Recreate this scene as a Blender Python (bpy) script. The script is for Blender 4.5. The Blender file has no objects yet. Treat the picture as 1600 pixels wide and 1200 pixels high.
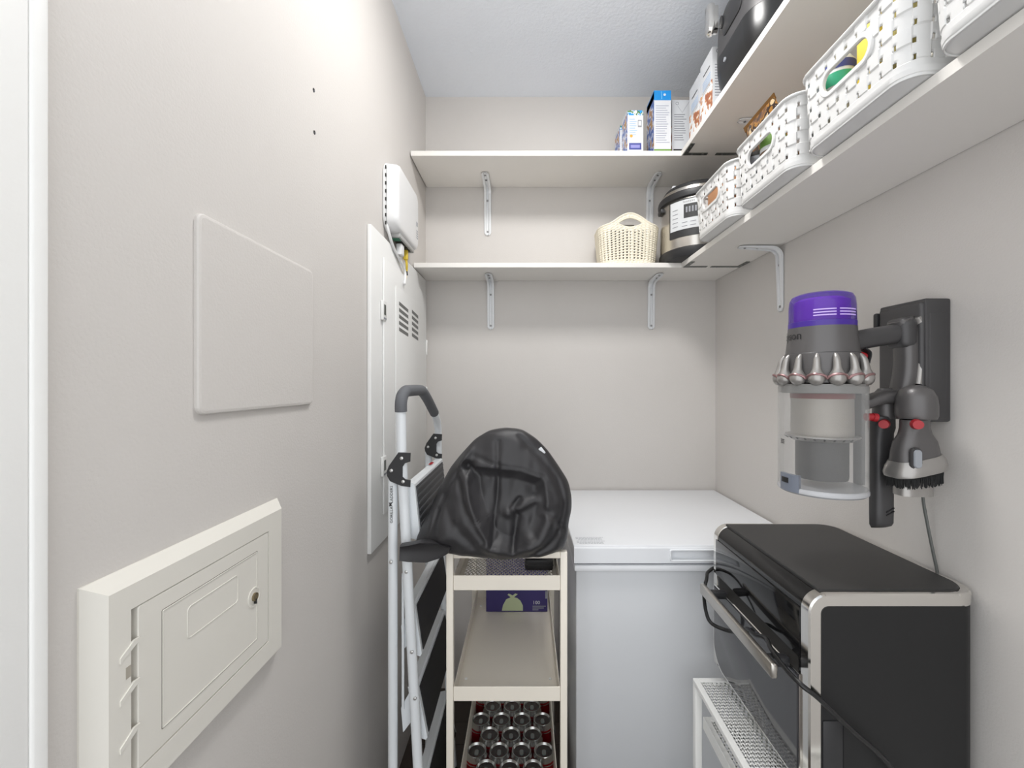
import bpy, bmesh, math, random
from mathutils import Vector, Matrix
random.seed(7)
S = bpy.context.scene
COL = S.collection
PI = math.pi

# ------------------------------------------------------------------ camera, world, exposure
FPX, VPX, VPY, CAMZ = 665.0, 822.0, 600.0, 1.29       # focal length (px), vanishing point, eye height
cam_d = bpy.data.cameras.new('camera')
cam = bpy.data.objects.new('camera', cam_d); COL.objects.link(cam)
cam.location = (0, 0, CAMZ); cam.rotation_euler = (PI/2, 0, 0)
cam_d.sensor_width = 36; cam_d.sensor_fit = 'HORIZONTAL'
cam_d.lens = FPX/1600*36
cam_d.shift_x = -(VPX-800)/1600; cam_d.shift_y = (VPY-600)/1600
cam_d.clip_start = 0.02
S.camera = cam
S.view_settings.view_transform = 'Standard'; S.view_settings.look = 'None'
S.view_settings.exposure = 0.82; S.view_settings.gamma = 1.0
S.view_settings.use_curve_mapping = False
W = bpy.data.worlds.new('world'); S.world = W; W.use_nodes = True
W.node_tree.nodes['Background'].inputs[0].default_value = (0.96, 0.98, 1.0, 1)
W.node_tree.nodes['Background'].inputs[1].default_value = 1.05
LAMP_STRENGTH = 28.0

XL, XR, YB, ZC = -0.425, 0.801, 1.80, 2.505            # room planes (m)
def P(px, py, Y): return Vector(((px-VPX)*Y/FPX, Y, CAMZ-(py-VPY)*Y/FPX))

# ------------------------------------------------------------------ materials
def lin(c):
    return tuple((v/255/12.92 if v/255 <= .04045 else ((v/255+.055)/1.055)**2.4) for v in c)
MATS = {}
def mat(name, rgb, rough=.5, metal=0., bump=0., bscale=200., spec=.5, var=0., vscale=8., coat=0., emit=0., detail=4.):
    if name in MATS: return MATS[name]
    m = bpy.data.materials.new(name); m.use_nodes = True
    nt = m.node_tree; b = nt.nodes['Principled BSDF']
    c = lin(rgb)
    b.inputs['Base Color'].default_value = (*c, 1); b.inputs['Roughness'].default_value = rough
    b.inputs['Metallic'].default_value = metal; b.inputs['Specular IOR Level'].default_value = spec
    b.inputs['Coat Weight'].default_value = coat
    tc = nt.nodes.new('ShaderNodeTexCoord')
    n = nt.nodes.new('ShaderNodeTexNoise'); n.inputs['Scale'].default_value = vscale; n.inputs['Detail'].default_value = 3
    nt.links.new(tc.outputs['Object'], n.inputs['Vector'])
    r = nt.nodes.new('ShaderNodeMix'); r.data_type = 'RGBA'
    v = max(var, .015)
    r.inputs[6].default_value = (*[x*(1-v) for x in c], 1); r.inputs[7].default_value = (*[min(1, x*(1+v)) for x in c], 1)
    nt.links.new(n.outputs['Fac'], r.inputs[0]); nt.links.new(r.outputs[2], b.inputs['Base Color'])
    if bump:
        n2 = nt.nodes.new('ShaderNodeTexNoise'); n2.inputs['Scale'].default_value = bscale; n2.inputs['Detail'].default_value = detail
        nt.links.new(tc.outputs['Object'], n2.inputs['Vector'])
        bp = nt.nodes.new('ShaderNodeBump'); bp.inputs['Strength'].default_value = bump; bp.inputs['Distance'].default_value = .002
        nt.links.new(n2.outputs['Fac'], bp.inputs['Height']); nt.links.new(bp.outputs[0], b.inputs['Normal'])
    if emit:
        b.inputs['Emission Color'].default_value = (1, .985, .965, 1); b.inputs['Emission Strength'].default_value = emit
    MATS[name] = m; return m
def clear_mat(name, rgb, base=.12, edge=.5, rough=.05):
    m = bpy.data.materials.new(name); m.use_nodes = True; nt = m.node_tree
    b = nt.nodes['Principled BSDF']; b.inputs['Base Color'].default_value = (*lin(rgb), 1); b.inputs['Roughness'].default_value = rough
    t = nt.nodes.new('ShaderNodeBsdfTransparent')
    lw = nt.nodes.new('ShaderNodeLayerWeight'); lw.inputs[0].default_value = .35
    mr = nt.nodes.new('ShaderNodeMapRange'); mr.inputs[3].default_value = base; mr.inputs[4].default_value = edge
    mx = nt.nodes.new('ShaderNodeMixShader')
    nt.links.new(lw.outputs['Facing'], mr.inputs[0]); nt.links.new(mr.outputs[0], mx.inputs[0])
    nt.links.new(t.outputs[0], mx.inputs[1]); nt.links.new(b.outputs[0], mx.inputs[2])
    nt.links.new(mx.outputs[0], nt.nodes['Material Output'].inputs[0])
    MATS[name] = m; return m
def print_mat(name, bands, scale=(60, 60, 60), rough=.4):
    """printed card: noise picks among colours"""
    m = bpy.data.materials.new(name); m.use_nodes = True; nt = m.node_tree
    b = nt.nodes['Principled BSDF']; b.inputs['Roughness'].default_value = rough
    tc = nt.nodes.new('ShaderNodeTexCoord'); mp = nt.nodes.new('ShaderNodeMapping'); mp.inputs['Scale'].default_value = scale
    n = nt.nodes.new('ShaderNodeTexNoise'); n.inputs['Scale'].default_value = 1; n.inputs['Detail'].default_value = 2
    cr = nt.nodes.new('ShaderNodeValToRGB'); cr.color_ramp.interpolation = 'CONSTANT'
    e = cr.color_ramp.elements
    while len(e) < len(bands): e.new(.5)
    for k, (p, c) in enumerate(bands): e[k].position = p; e[k].color = (*lin(c), 1)
    nt.links.new(tc.outputs['Object'], mp.inputs[0]); nt.links.new(mp.outputs[0], n.inputs['Vector'])
    nt.links.new(n.outputs['Fac'], cr.inputs[0]); nt.links.new(cr.outputs[0], b.inputs['Base Color'])
    MATS[name] = m; return m

M_wall = mat('wall_paint', (205, 201, 197), .6, bump=.22, bscale=240, spec=.3)
M_ceil = mat('ceiling_paint', (238, 243, 250), .8, bump=.8, bscale=110, spec=.2)
M_floor = mat('floor_wood', (62, 52, 46), .5, var=.25, vscale=5)
M_trim = mat('white_trim', (238, 238, 236), .4, bump=.1, bscale=160)
M_plate = mat('painted_plate', (206, 202, 198), .5, bump=.25, bscale=260)
M_plast = mat('ivory_plastic', (221, 218, 210), .42)
M_dark = mat('dark_gap', (40, 38, 36), .7)
M_steelpanel = mat('white_enamel_panel', (228, 228, 226), .4)
M_router = mat('router_white', (226, 226, 226), .35)
M_shelf = mat('shelf_melamine', (232, 229, 224), .4)
M_brk = mat('bracket_enamel', (226, 228, 230), .35)
M_screw = mat('screw_metal', (150, 150, 150), .35, .9)
M_zinc = mat('zinc_plate', (120, 124, 120), .4, .8)
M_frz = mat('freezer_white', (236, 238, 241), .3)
M_frzb = mat('freezer_white_shaded', (206, 208, 211), .35)  # freezer white darkened: weaker light on the front is put into this colour
M_cart = mat('cream_metal', (236, 229, 216), .4)
M_white = mat('white_metal', (238, 238, 235), .4)
M_fabric = mat('black_fabric', (44, 43, 45), .42, bump=.25, bscale=900, spec=.45)
M_tube = mat('ladder_white', (226, 230, 233), .3)
M_foam = mat('grey_foam', (98, 100, 104), .75, bump=.2, bscale=500)
M_blackp = mat('black_plastic', (38, 38, 40), .45)
M_mat_ = mat('anti_slip_black', (34, 34, 36), .6, bump=.4, bscale=300, var=.3, vscale=60)
M_rivet = mat('rivet', (200, 200, 198), .3, .8)
M_oven = mat('oven_satin_black', (25, 25, 26), .5, spec=.4)
M_oventop = mat('oven_top_black', (40, 40, 40), .42, bump=.15, bscale=700)
M_gloss = mat('oven_gloss_black', (22, 22, 23), .08)
M_glass = mat('oven_dark_glass', (58, 58, 61), .06, spec=.7)
M_chrome = mat('chrome', (228, 226, 222), .12, 1.)
M_brush = mat('brushed_steel', (196, 192, 186), .3, 1.)
M_gun = mat('gunmetal_plastic', (94, 92, 92), .38, .35)
M_gund = mat('dark_gunmetal', (68, 67, 68), .45, .2)
M_gunl = mat('light_gunmetal', (160, 157, 154), .3, .6)
M_red = mat('red_plastic', (160, 26, 36), .4)
M_bristle = mat('bristle_black', (22, 22, 22), .8)
M_filter = mat('filter_grey', (158, 153, 146), .5, .3, bump=.3, bscale=500)
M_cyc = mat('cyclone_dark', (74, 73, 72), .5, bump=.3, bscale=300)
M_clear = clear_mat('clear_plastic', (205, 205, 204), .05, .42, .03)
M_purple = clear_mat('purple_clear', (70, 28, 150), .42, .95, .06)
M_purplei = mat('purple_inner', (140, 78, 220), .35)
M_wb = mat('white_basket_plastic', (216, 216, 215), .4)
M_cream = mat('cream_plastic', (232, 224, 204), .5)
M_steel = mat('stainless', (200, 196, 190), .25, 1.)
M_ctn = mat('carton_white', (214, 216, 219), .5)
M_blue = mat('carton_blue', (30, 140, 214), .4)
M_navy = mat('print_navy', (62, 70, 142), .45)
M_grey = mat('print_grey', (140, 142, 148), .6)
M_ink = mat('print_black', (30, 30, 32), .5)
M_green = mat('print_green', (110, 150, 70), .5)
M_gold = mat('foil_gold', (130, 92, 46), .3, .6, bump=.6, bscale=40)
M_kraft = mat('kraft_brown', (190, 142, 104), .7)
M_yel = mat('yellow_pack', (226, 196, 66), .5)
M_canr = mat('can_red', (150, 24, 30), .3, .4)
M_cans = mat('can_silver', (200, 200, 198), .25, .9)
M_purbox = mat('purple_card', (54, 44, 104), .45)
M_paleg = mat('pale_green_print', (188, 198, 160), .5)
M_orange = mat('print_orange', (214, 120, 60), .5)
M_cable = mat('black_cable', (24, 24, 25), .4)
M_gcable = mat('grey_cable', (92, 94, 92), .45)
M_side = print_mat('carton_picture', [(0, (44, 96, 176)), (.4, (96, 120, 190)), (.47, (215, 220, 235)), (.54, (176, 128, 92)), (.6, (206, 158, 80))], (34, 34, 26))
M_lid = print_mat('carton_lid_print', [(0, (40, 150, 220)), (.45, (230, 235, 235)), (.52, (70, 120, 60)), (.6, (40, 150, 220))], (60, 60, 60))
M_choc = print_mat('carton_orange_picture', [(0, (238, 238, 238)), (.53, (222, 170, 120)), (.58, (170, 100, 60))], (45, 45, 45))

# ------------------------------------------------------------------ mesh helpers
class MB:
    def __init__(s): s.v = []; s.f = []
    def add(s, vs, fs):
        o = len(s.v); s.v += [Vector(p) for p in vs]; s.f += [tuple(i+o for i in f) for f in fs]; return s
    def box(s, x0, x1, y0, y1, z0, z1, bev=0., seg=2, sel=None, M=None):
        bm = bmesh.new(); bmesh.ops.create_cube(bm, size=1)
        for v in bm.verts:
            v.co = Vector((x0+(v.co.x+.5)*(x1-x0), y0+(v.co.y+.5)*(y1-y0), z0+(v.co.z+.5)*(z1-z0)))
        if bev:
            es = [e for e in bm.edges if sel is None or sel((e.verts[0].co+e.verts[1].co)/2, (e.verts[0].co-e.verts[1].co).normalized())]
            bmesh.ops.bevel(bm, geom=es, offset=bev, segments=seg, profile=.5, affect='EDGES')
        bm.verts.index_update()
        vs = [(M @ v.co if M else v.co.copy()) for v in bm.verts]; fs = [tuple(v.index for v in f.verts) for f in bm.faces]
        bm.free(); return s.add(vs, fs)
    def loft(s, loops, cap0=True, cap1=True, closed=True):
        n = len(loops[0]); vs = [p for l in loops for p in l]; fs = []
        for k in range(len(loops)-1):
            for i in range(n if closed else n-1):
                j = (i+1) % n; fs.append((k*n+i, k*n+j, (k+1)*n+j, (k+1)*n+i))
        if cap0: fs.append(tuple(range(n))[::-1])
        if cap1: fs.append(tuple((len(loops)-1)*n+i for i in range(n)))
        return s.add(vs, fs)
    def tube(s, pts, r, n=10, caps=True):
        pts = [Vector(p) for p in pts]; rs = r if isinstance(r, (list, tuple)) else [r]*len(pts)
        loops = []; ref = None
        for i, p in enumerate(pts):
            t = (pts[min(i+1, len(pts)-1)]-pts[max(i-1, 0)]).normalized()
            if ref is None:
                ref = Vector((0, 0, 1)) if abs(t.z) < .9 else Vector((1, 0, 0))
            a = (ref - t*ref.dot(t)).normalized(); ref = a; b = t.cross(a)
            loops.append([p+rs[i]*(math.cos(2*PI*k/n)*a+math.sin(2*PI*k/n)*b) for k in range(n)])
        return s.loft(loops, caps, caps)
    def lathe(s, prof, n=32, c=(0, 0, 0), caps=True, sx=1., sy=1.):
        c = Vector(c)
        loops = [[c+Vector((r*sx*math.cos(2*PI*k/n), r*sy*math.sin(2*PI*k/n), z)) for k in range(n)] for r, z in prof]
        return s.loft(loops, caps, caps)
    def plate(s, org, u, v, nrm, outline_fn, layers, hole=None):
        """layers: list of (depth along nrm, inset); outline_fn(inset)->2D loop"""
        org, u, v, nrm = Vector(org), Vector(u), Vector(v), Vector(nrm)
        return s.loft([[org+u*a+v*b+nrm*d for a, b in outline_fn(i)] for d, i in layers])
    def poly(s, pts, off):
        off = Vector(off); return s.loft([[Vector(p) for p in pts], [Vector(p)+off for p in pts]])
    def build(s, name, m, parent=None, smooth=True, ang=35, local=False):
        me = bpy.data.meshes.new(name)
        o = bpy.data.objects.new(name, me); COL.objects.link(o)
        off = Vector((0, 0, 0))
        if parent is not None:
            o.parent = parent
            if not local:
                q = parent
                while q: off += q.location; q = q.parent
        me.from_pydata([tuple(p-off) for p in s.v], [], s.f)
        bm = bmesh.new(); bm.from_mesh(me); bmesh.ops.recalc_face_normals(bm, faces=bm.faces)
        if smooth:
            for f in bm.faces: f.smooth = True
            for e in bm.edges:
                if len(e.link_faces) == 2 and e.calc_face_angle(0) > math.radians(ang): e.smooth = False
        bm.to_mesh(me); bm.free()
        me.materials.append(m); return o
def rrect(w, h, r, n=6, inset_ref=True):
    """returns outline_fn(inset) for a rounded rectangle w x h centred on 0"""
    def fn(i=0.):
        a, b, q = w/2-i, h/2-i, max(r-i, .0004); out = []
        for cx, cy, t0 in ((a-q, b-q, 0), (-a+q, b-q, 90), (-a+q, -b+q, 180), (a-q, -b+q, 270)):
            for k in range(n+1):
                t = math.radians(t0+90*k/n); out.append((cx+q*math.cos(t), cy+q*math.sin(t)))
        return out
    return fn
def smooth_path(pts, n=6):
    pts = [Vector(p) for p in pts]; out = []
    for i in range(len(pts)-1):
        p0 = pts[max(i-1, 0)]; p1 = pts[i]; p2 = pts[i+1]; p3 = pts[min(i+2, len(pts)-1)]
        for k in range(n):
            t = k/n
            out.append(.5*((2*p1)+(p2-p0)*t+(2*p0-5*p1+4*p2-p3)*t*t+(3*p1-p0-3*p2+p3)*t**3))
    out.append(pts[-1]); return out
def tag(o, label, cat, group=None):
    o['label'] = label; o['category'] = cat
    if group: o['group'] = group
    return o
def thing(name, label, cat, loc=(0, 0, 0), group=None, rot=None):
    o = bpy.data.objects.new(name, None); COL.objects.link(o); o.location = loc; o.empty_display_size = .05
    if rot: o.rotation_euler = rot
    return tag(o, label, cat, group)
def struct(o): o['kind'] = 'structure'; return o
def copy_tree(o, parent=None, loc=None):
    c = o.copy(); COL.objects.link(c); c.parent = parent
    if loc is not None: c.location = loc
    for ch in list(o.children): copy_tree(ch, c)
    return c
def text_mb(txt, size, org, u, v, depth=.0003, fn=None, spacing=1.0):
    cu = bpy.data.curves.new('txt', 'FONT'); cu.body = txt; cu.size = size; cu.resolution_u = 2; cu.space_character = spacing
    to = bpy.data.objects.new('txt', cu); COL.objects.link(to)
    dg = bpy.context.evaluated_depsgraph_get(); dg.update()
    me = to.evaluated_get(dg).to_mesh()
    vs = [p.co.copy() for p in me.vertices]; fs = [tuple(p.vertices) for p in me.polygons]
    to.evaluated_get(dg).to_mesh_clear(); bpy.data.objects.remove(to); bpy.data.curves.remove(cu)
    org, u, v = Vector(org), Vector(u).normalized(), Vector(v).normalized(); nn = u.cross(v)
    mb = MB()
    if fn: mb.add([fn(p.x, p.y) for p in vs], fs)
    else: mb.add([org+u*p.x+v*p.y+nn*depth for p in vs], fs)
    return mb

# ------------------------------------------------------------------ room shell
o = struct(MB().box(-1.2, XR+.1, -.9, YB+.1, -.05, 0).build('floor', M_floor))
for k in range(16):
    y0 = 1.02+k*.1
    if y0 < 1.8:
        for x0, x1 in ((-.425, .12+.13*(k % 2)), (.122+.13*(k % 2), .8)):
            MB().box(x0, x1, y0, min(y0+.098, 1.8), .0, .004, .001, 1).build('plank', M_floor, o)
struct(MB().box(XL-.1, XR+.1, -.35, YB+.1, ZC, ZC+.06).build('ceiling', M_ceil))
struct(MB().box(XL-.1, XL, .36, YB+.1, 0, ZC).build('wall_left', M_wall))
struct(MB().box(XR, XR+.1, -.35, YB+.1, 0, ZC).build('wall_right', M_wall))
struct(MB().box(XL, XR, YB, YB+.1, 0, ZC).build('wall_back', M_wall))
# door jamb at the left edge of the picture, with its rounded corner bead
struct(MB().box(XL-.14, -.412, .22, .3525, 0, ZC, .001).build('trim_1', M_trim))
struct(MB().box(XL-.02, -.4105, .353, .3672, 0, ZC, .003, 3, lambda c, d: abs(d.z) > .9).build('trim_2', M_trim))
# small wall plugs left in the paint
for k, (px, py, lab) in enumerate(((490, 141, 'small dark screw hole high on the left wall, upper of two'), (491, 207, 'small dark screw hole high on the left wall, lower of two'))):
    Y = -XL*FPX/(VPX-px)
    w = thing('wall_plug', lab, 'wall plug', P(px, py, Y)+Vector((.0, 0, 0)), 'screw holes in the left wall')
    a = MB(); c = w.location
    a.loft([[c+Vector((.0012*f, q*.0036*math.cos(t*PI/5), q*.0042*math.sin(t*PI/5))) for t in range(10)] for f, q in ((0, 1.), (1, .9), (1, .5), (.2, .4))])
    a.build('plug', M_dark, w)
    MB().tube([c+Vector((.0004, 0, 0)), c+Vector((.002, .0015, -.002))], .0008, 6).build('paint_chip', M_grey, w)

# ------------------------------------------------------------------ ceiling lamp (above the frame)
lx, ly = .16, .90
t = thing('ceiling_light', 'round white flush ceiling light just above the view', 'ceiling light', (lx, ly, ZC))
MB().lathe([(.0, 0), (.165, 0), (.165, -.014), (.155, -.018), (0, -.018)], 40, (lx, ly, ZC)).build('base', M_trim, t)
MB().lathe([(.153, -.018), (.151, -.03), (.14, -.042), (.1, -.052), (.05, -.057), (.001, -.058)], 40, (lx, ly, ZC)).build('diffuser', mat('lamp_diffuser', (255, 252, 246), .5, emit=LAMP_STRENGTH), t)

# ------------------------------------------------------------------ painted access plate on left wall
t = thing('access_plate', 'flat square cover plate painted wall colour on left wall', 'cover plate', (XL, .69, 1.253))
yc, w_ = (.5445+.8386)/2, .294
MB().plate((XL, yc, 1.381), (0, 1, 0), (0, 0, 1), (1, 0, 0), rrect(w_, .262, .012), [(0, 0), (.0035, 0), (.0055, .0015), (.0062, .005)]).build('plate', M_plate, t, ang=8)
MB().tube([(XL+.0005, .6, 1.5135), (XL+.0008, .69, 1.5135), (XL+.0005, .80, 1.512)], .0012, 6).build('paint_ridge', M_wall, t)

# ------------------------------------------------------------------ low-voltage enclosure cover on left wall
t = thing('enclosure_cover', 'ivory plastic utility box cover with lock on left wall', 'utility box', (XL, .56, .835))
y0, y1, z0, z1 = .4026, .7235, .839, 1.096
yc, zc = (y0+y1)/2, (z0+z1)/2
XF = XL+.017
def frame_ring(name, ya, yb, za, zb, yc_, yd, zc_, zd, xa, xb, m, par):
    MB().loft([[(xa, ya, za), (xa, yb, za), (xa, yb, zb), (xa, ya, zb)], [(xb, yc_, zc_), (xb, yd, zc_), (xb, yd, zd), (xb, yc_, zd)]], False, False).build(name, m, par)
def fy(px): return -XF*FPX/(VPX-px)
dy0, dy1 = fy(205), fy(420.5); dz1 = CAMZ-(950-600)/FPX*fy(205)-.0; dz1 = 1.057; dz0 = .882
iy0, iy1 = fy(253), fy(403); iz1, iz0 = 1.0367, .902
fr = MB()
prof = [(XL, y0, y1, z0, z1), (XL+.002, y0, y1, z0, z1), (XF-.001, y0+.0125, y1-.0125, z0+.0125, z1-.0125), (XF, y0+.0135, y1-.0135, z0+.0135, z1-.0135), (XF, dy0, dy1, dz0, dz1), (XL+.004, dy0, dy1, dz0, dz1)]
fr.loft([[(x, a, c), (x, b, c), (x, b, d), (x, a, d)] for x, a, b, c, d in prof], True, False)
frame = fr.build('frame', M_plast, t)
ds = dy0+(fy(217)-fy(205))                       # door starts after the open hinge slot
door = MB().plate((XL+.006, (ds+dy1-.0015)/2, (dz0+dz1)/2), (0, 1, 0), (0, 0, 1), (1, 0, 0), rrect(dy1-.0012-ds, dz1-dz0-.0024, .003), [(0, 0), (.0095, 0), (.0105, .0008)]).build('door', M_plast, t)
XD = XL+.0165
def groove(ya, yb, za, zb, r, wd=.0011, name='panel_bead', m=M_plast, par=door, x=XD, hgt=.0008):
    fo, fi = rrect(yb-ya, zb-za, r), rrect(yb-ya-2*wd, zb-za-2*wd, max(r-wd, .0005))
    oc = Vector((x, (ya+yb)/2, (za+zb)/2)); mp = lambda l, d: [oc+Vector((d, a, b)) for a, b in l]
    mb = MB(); mb.loft([mp(fo(), 0), mp(fo(.0002), hgt), mp(fi(), hgt), mp(fi(), 0)], False, False)
    return mb.build(name, m, par)
M_groove = mat('groove_shadow_line', (128, 124, 116), .7)
groove(iy0, iy1, iz0, iz1, .002, .0008, 'score_line', M_groove, hgt=.0002)
groove(iy0+.0011, iy1-.0011, iz0+.0011, iz1-.0011, .002, .0009)
groove(fy(293), fy(372.5), .9815, 1.0205, .006, .0009, hgt=.0007)
# lock
lk = Vector((XD, fy(397.5), CAMZ-(932.5-600)/FPX*fy(397.5)))
def ring_x(c, prof, n=24):
    return MB().loft([[c+Vector((d, r*math.cos(2*PI*k/n), r*math.sin(2*PI*k/n))) for k in range(n)] for r, d in prof])
L = ring_x(lk, [(.0145, 0), (.0145, .001), (.0125, .0012), (.011, .0002), (.004, .0004)]).build('lock', M_plast, door)
ring_x(lk+Vector((.0002, 0, 0)), [(.006, 0), (.006, .003), (.0045, .0036), (.003, .0028), (.001, .0028)]).build('lock_cylinder', mat('brass_lock', (150, 138, 112), .35, .9), door)
MB().box(lk.x+.0002, lk.x+.004, lk.y-.0012, lk.y+.0012, lk.z-.01, lk.z-.003).build('key_slot', M_dark, door)
MB().box(XL+.001, XL+.0035, dy0, dy1, dz0, dz1).build('backing', M_plast, t)
for k, zz in enumerate((1.0145, .9715, .9235)):
    a = MB(); ya = dy0-.0085
    a.poly([(XF-.001, ya-.004, zz-.006), (XF-.001, ds, zz+.006), (XF-.001, ds+.001, zz+.009), (XF-.001, ds-.006, zz+.0095), (XF-.001, ya-.004, zz-.0005)], (.0022, 0, 0))
    a.build('hinge_clip', M_plast, t)
    if k == 0: MB().box(XF-.0005, XF+.0003, dy0-.006, dy0-.0005, zz-.026, zz-.014).build('clip_hole', mat('clip_hole_shade', (168, 162, 150), .7), t)

# ------------------------------------------------------------------ breaker panel on left wall
Z0, Z1 = .835, 1.718
t = thing('breaker_panel', 'tall white metal electrical panel on left wall behind ladder', 'electrical panel', (XL, 1.43, Z0))
MB().box(XL, XL+.012, 1.135, 1.752, Z0, Z1, .003).build('trim_plate', M_steelpanel, t)
dr = MB().box(XL+.012, XL+.018, 1.222, 1.74, .915, 1.655, .0025).build('door', M_steelpanel, t)
MB().box(XL+.018, XL+.0215, 1.322, 1.62, .955, 1.595, .0015).build('inner_plate', M_steelpanel, dr)
for zc in (1.50, 1.055):
    lt = MB().box(XL+.0125, XL+.021, 1.205, 1.235, zc-.028, zc+.028, .002).build('latch', M_steelpanel, t)
    MB().box(XL+.0205, XL+.0218, 1.211, 1.226, zc-.012, zc+.017).build('finger_slot', M_zinc, lt)
    MB().box(XL+.0205, XL+.0216, 1.209, 1.230, zc-.025, zc-.02).build('latch_lip', M_grey, lt)
M_slat = mat('vent_slot_dark', (112, 112, 110), .7)
for col in ((1.352, 1.457), (1.505, 1.59)):
    for k in range(5):
        zc = 1.546-k*.0205
        v_ = MB().poly([(XL+.0212, col[0], zc-.005), (XL+.0212, col[1], zc-.012), (XL+.0212, col[1], zc-.001), (XL+.0212, col[0], zc+.0065)], (.0008, 0, 0)).build('vent_slot', M_slat, dr)
for zc in (1.44, 1.25, 1.0):
    MB().box(XL+.010, XL+.022, 1.733, 1.745, zc-.03, zc+.03, .002).build('hinge', M_steelpanel, t)

# ------------------------------------------------------------------ router
t = thing('router', 'white plastic modem router hung high on left wall above panel', 'router', (XL, 1.38, 1.75))
rc = Vector((XL, 1.382, 1.853))
rf = rrect(.255, .208, .042, 8)
MB().plate(rc, (0, 1, 0), (0, 0, 1), (1, 0, 0), rf, [(0, .004), (.004, 0), (.011, 0)]).build('back_shell', M_router, t)
MB().plate(rc, (0, 1, 0), (0, 0, 1), (1, 0, 0), rf, [(.0115, .0025), (.014, .001), (.034, .003), (.042, .007), (.0455, .013), (.047, .022)]).build('front_shell', M_router, t)
for k in range(8):
    MB().box(XL+.0095, XL+.013, 1.2538, 1.2555, 1.93-k*.0235-.005, 1.93-k*.0235+.005).build('vent_hole', M_dark, t)
MB().box(XL+.0472, XL+.0478, 1.468, 1.480, 1.835, 1.85).build('logo_mark', M_grey, t)
for k in range(4): MB().box(XL+.0472, XL+.0476, 1.468, 1.486, 1.818-k*.008, 1.821-k*.008).build('status_print', M_grey, t)
pt = MB().box(XL+.008, XL+.040, 1.30, 1.465, 1.7395, 1.753, .003).build('port_bay', mat('port_bay_grey', (170, 170, 168), .5), t)
for k in range(5): MB().box(XL+.012, XL+.034, 1.312+k*.028, 1.332+k*.028, 1.737, 1.741).build('port', M_dark if k else mat('green_port', (40, 110, 80), .5), pt)
c1 = thing('network_cable', 'yellow plugged network cable hanging below the white router', 'cable', (XL+.022, 1.43, 1.65))
MB().box(XL+.015, XL+.029, 1.42, 1.433, 1.706, 1.738, .002).build('plug', M_yel, c1)
MB().tube(smooth_path([(XL+.022, 1.427, 1.71), (XL+.024, 1.43, 1.69), (XL+.02, 1.44, 1.67), (XL+.014, 1.44, 1.63)]), .004, 8).build('cord', M_yel, c1)
c2 = thing('power_cable', 'white cable looping from router down to breaker panel', 'cable', (XL+.016, 1.4, 1.62))
MB().tube(smooth_path([(XL+.008, 1.268, 1.775), (XL+.014, 1.272, 1.745), (XL+.016, 1.31, 1.712), (XL+.018, 1.37, 1.69), (XL+.02, 1.415, 1.672), (XL+.022, 1.42, 1.65), (XL+.0235, 1.405, 1.62)]), .0045, 8).build('cord', M_router, c2)
MB().box(XL+.014, XL+.032, 1.345, 1.375, 1.70, 1.735, .003).build('plug', M_router, c2)
MB().tube([(XL+.022, 1.425, 1.667), (XL+.022, 1.43, 1.655)], .0062, 10).build('cable_sleeve', M_dark, c2)

# ------------------------------------------------------------------ corner shelves
TILT = .013                                       # right-hand boards sag slightly towards the door
def bracket(parent, along, pos, zs, n):
    """pressed-steel L bracket. along: unit vector out from wall, pos: point on the wall under shelf at height zs, n: wall-parallel dir"""
    a, n, pos = Vector(along), Vector(n), Vector(pos); up = Vector((0, 0, 1)); arm, leg, r = .135, .205, .035
    path = [(0.002, -leg), (0.002, -leg+.01), (0.002, -r)]
    for k in range(1, 9):
        t = k/9*PI/2; path.append((.002+r*(1-math.cos(t)), -r+(r-.003)*math.sin(t)))
    path += [(r, -.003), (arm-.012, -.003), (arm, -.003)]
    N = len(path); mb = MB()
    for sgn in ((-1, 1)):
        loops = []
        for i, (d, z) in enumerate(path):
            p0 = Vector(path[max(i-1, 0)]); p1 = Vector(path[min(i+1, N-1)]); tt = (p1-p0).normalized(); nr = Vector((tt.y, -tt.x))
            w = .0145 if 0 < i < N-1 else .007; e = .010 if 1 < i < N-2 else .003
            b = pos+a*d+up*z
            q = lambda s_, h: b+n*s_+a*(nr.x*h)+up*(nr.y*h)
            loops.append([q(-w, 0), q(-w, e*.9), q(-w+.003, e), q(-.0055, e), q(-.004, .002), q(.004, .002), q(.0055, e), q(w-.003, e), q(w, e*.9), q(w, 0)])
        mb.loft(loops); break
    br = mb.build('bracket', M_brk, parent)
    for d, z in ((.004, -leg+.015), (.006, -.06), (arm-.02, -.006), (.075, -.006)):
        c = pos+a*d+up*z; f = a if z < -.05 else -up
        t1 = n; t2 = f.cross(n)
        MB().loft([[c+f*h+t1*(r_*math.cos(k*PI/4))+t2*(r_*math.sin(k*PI/4)) for k in range(8)] for r_, h in ((.0042, 0), (.004, .002), (.002, .003))]).build('screw', M_screw, br)
    return br
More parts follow.
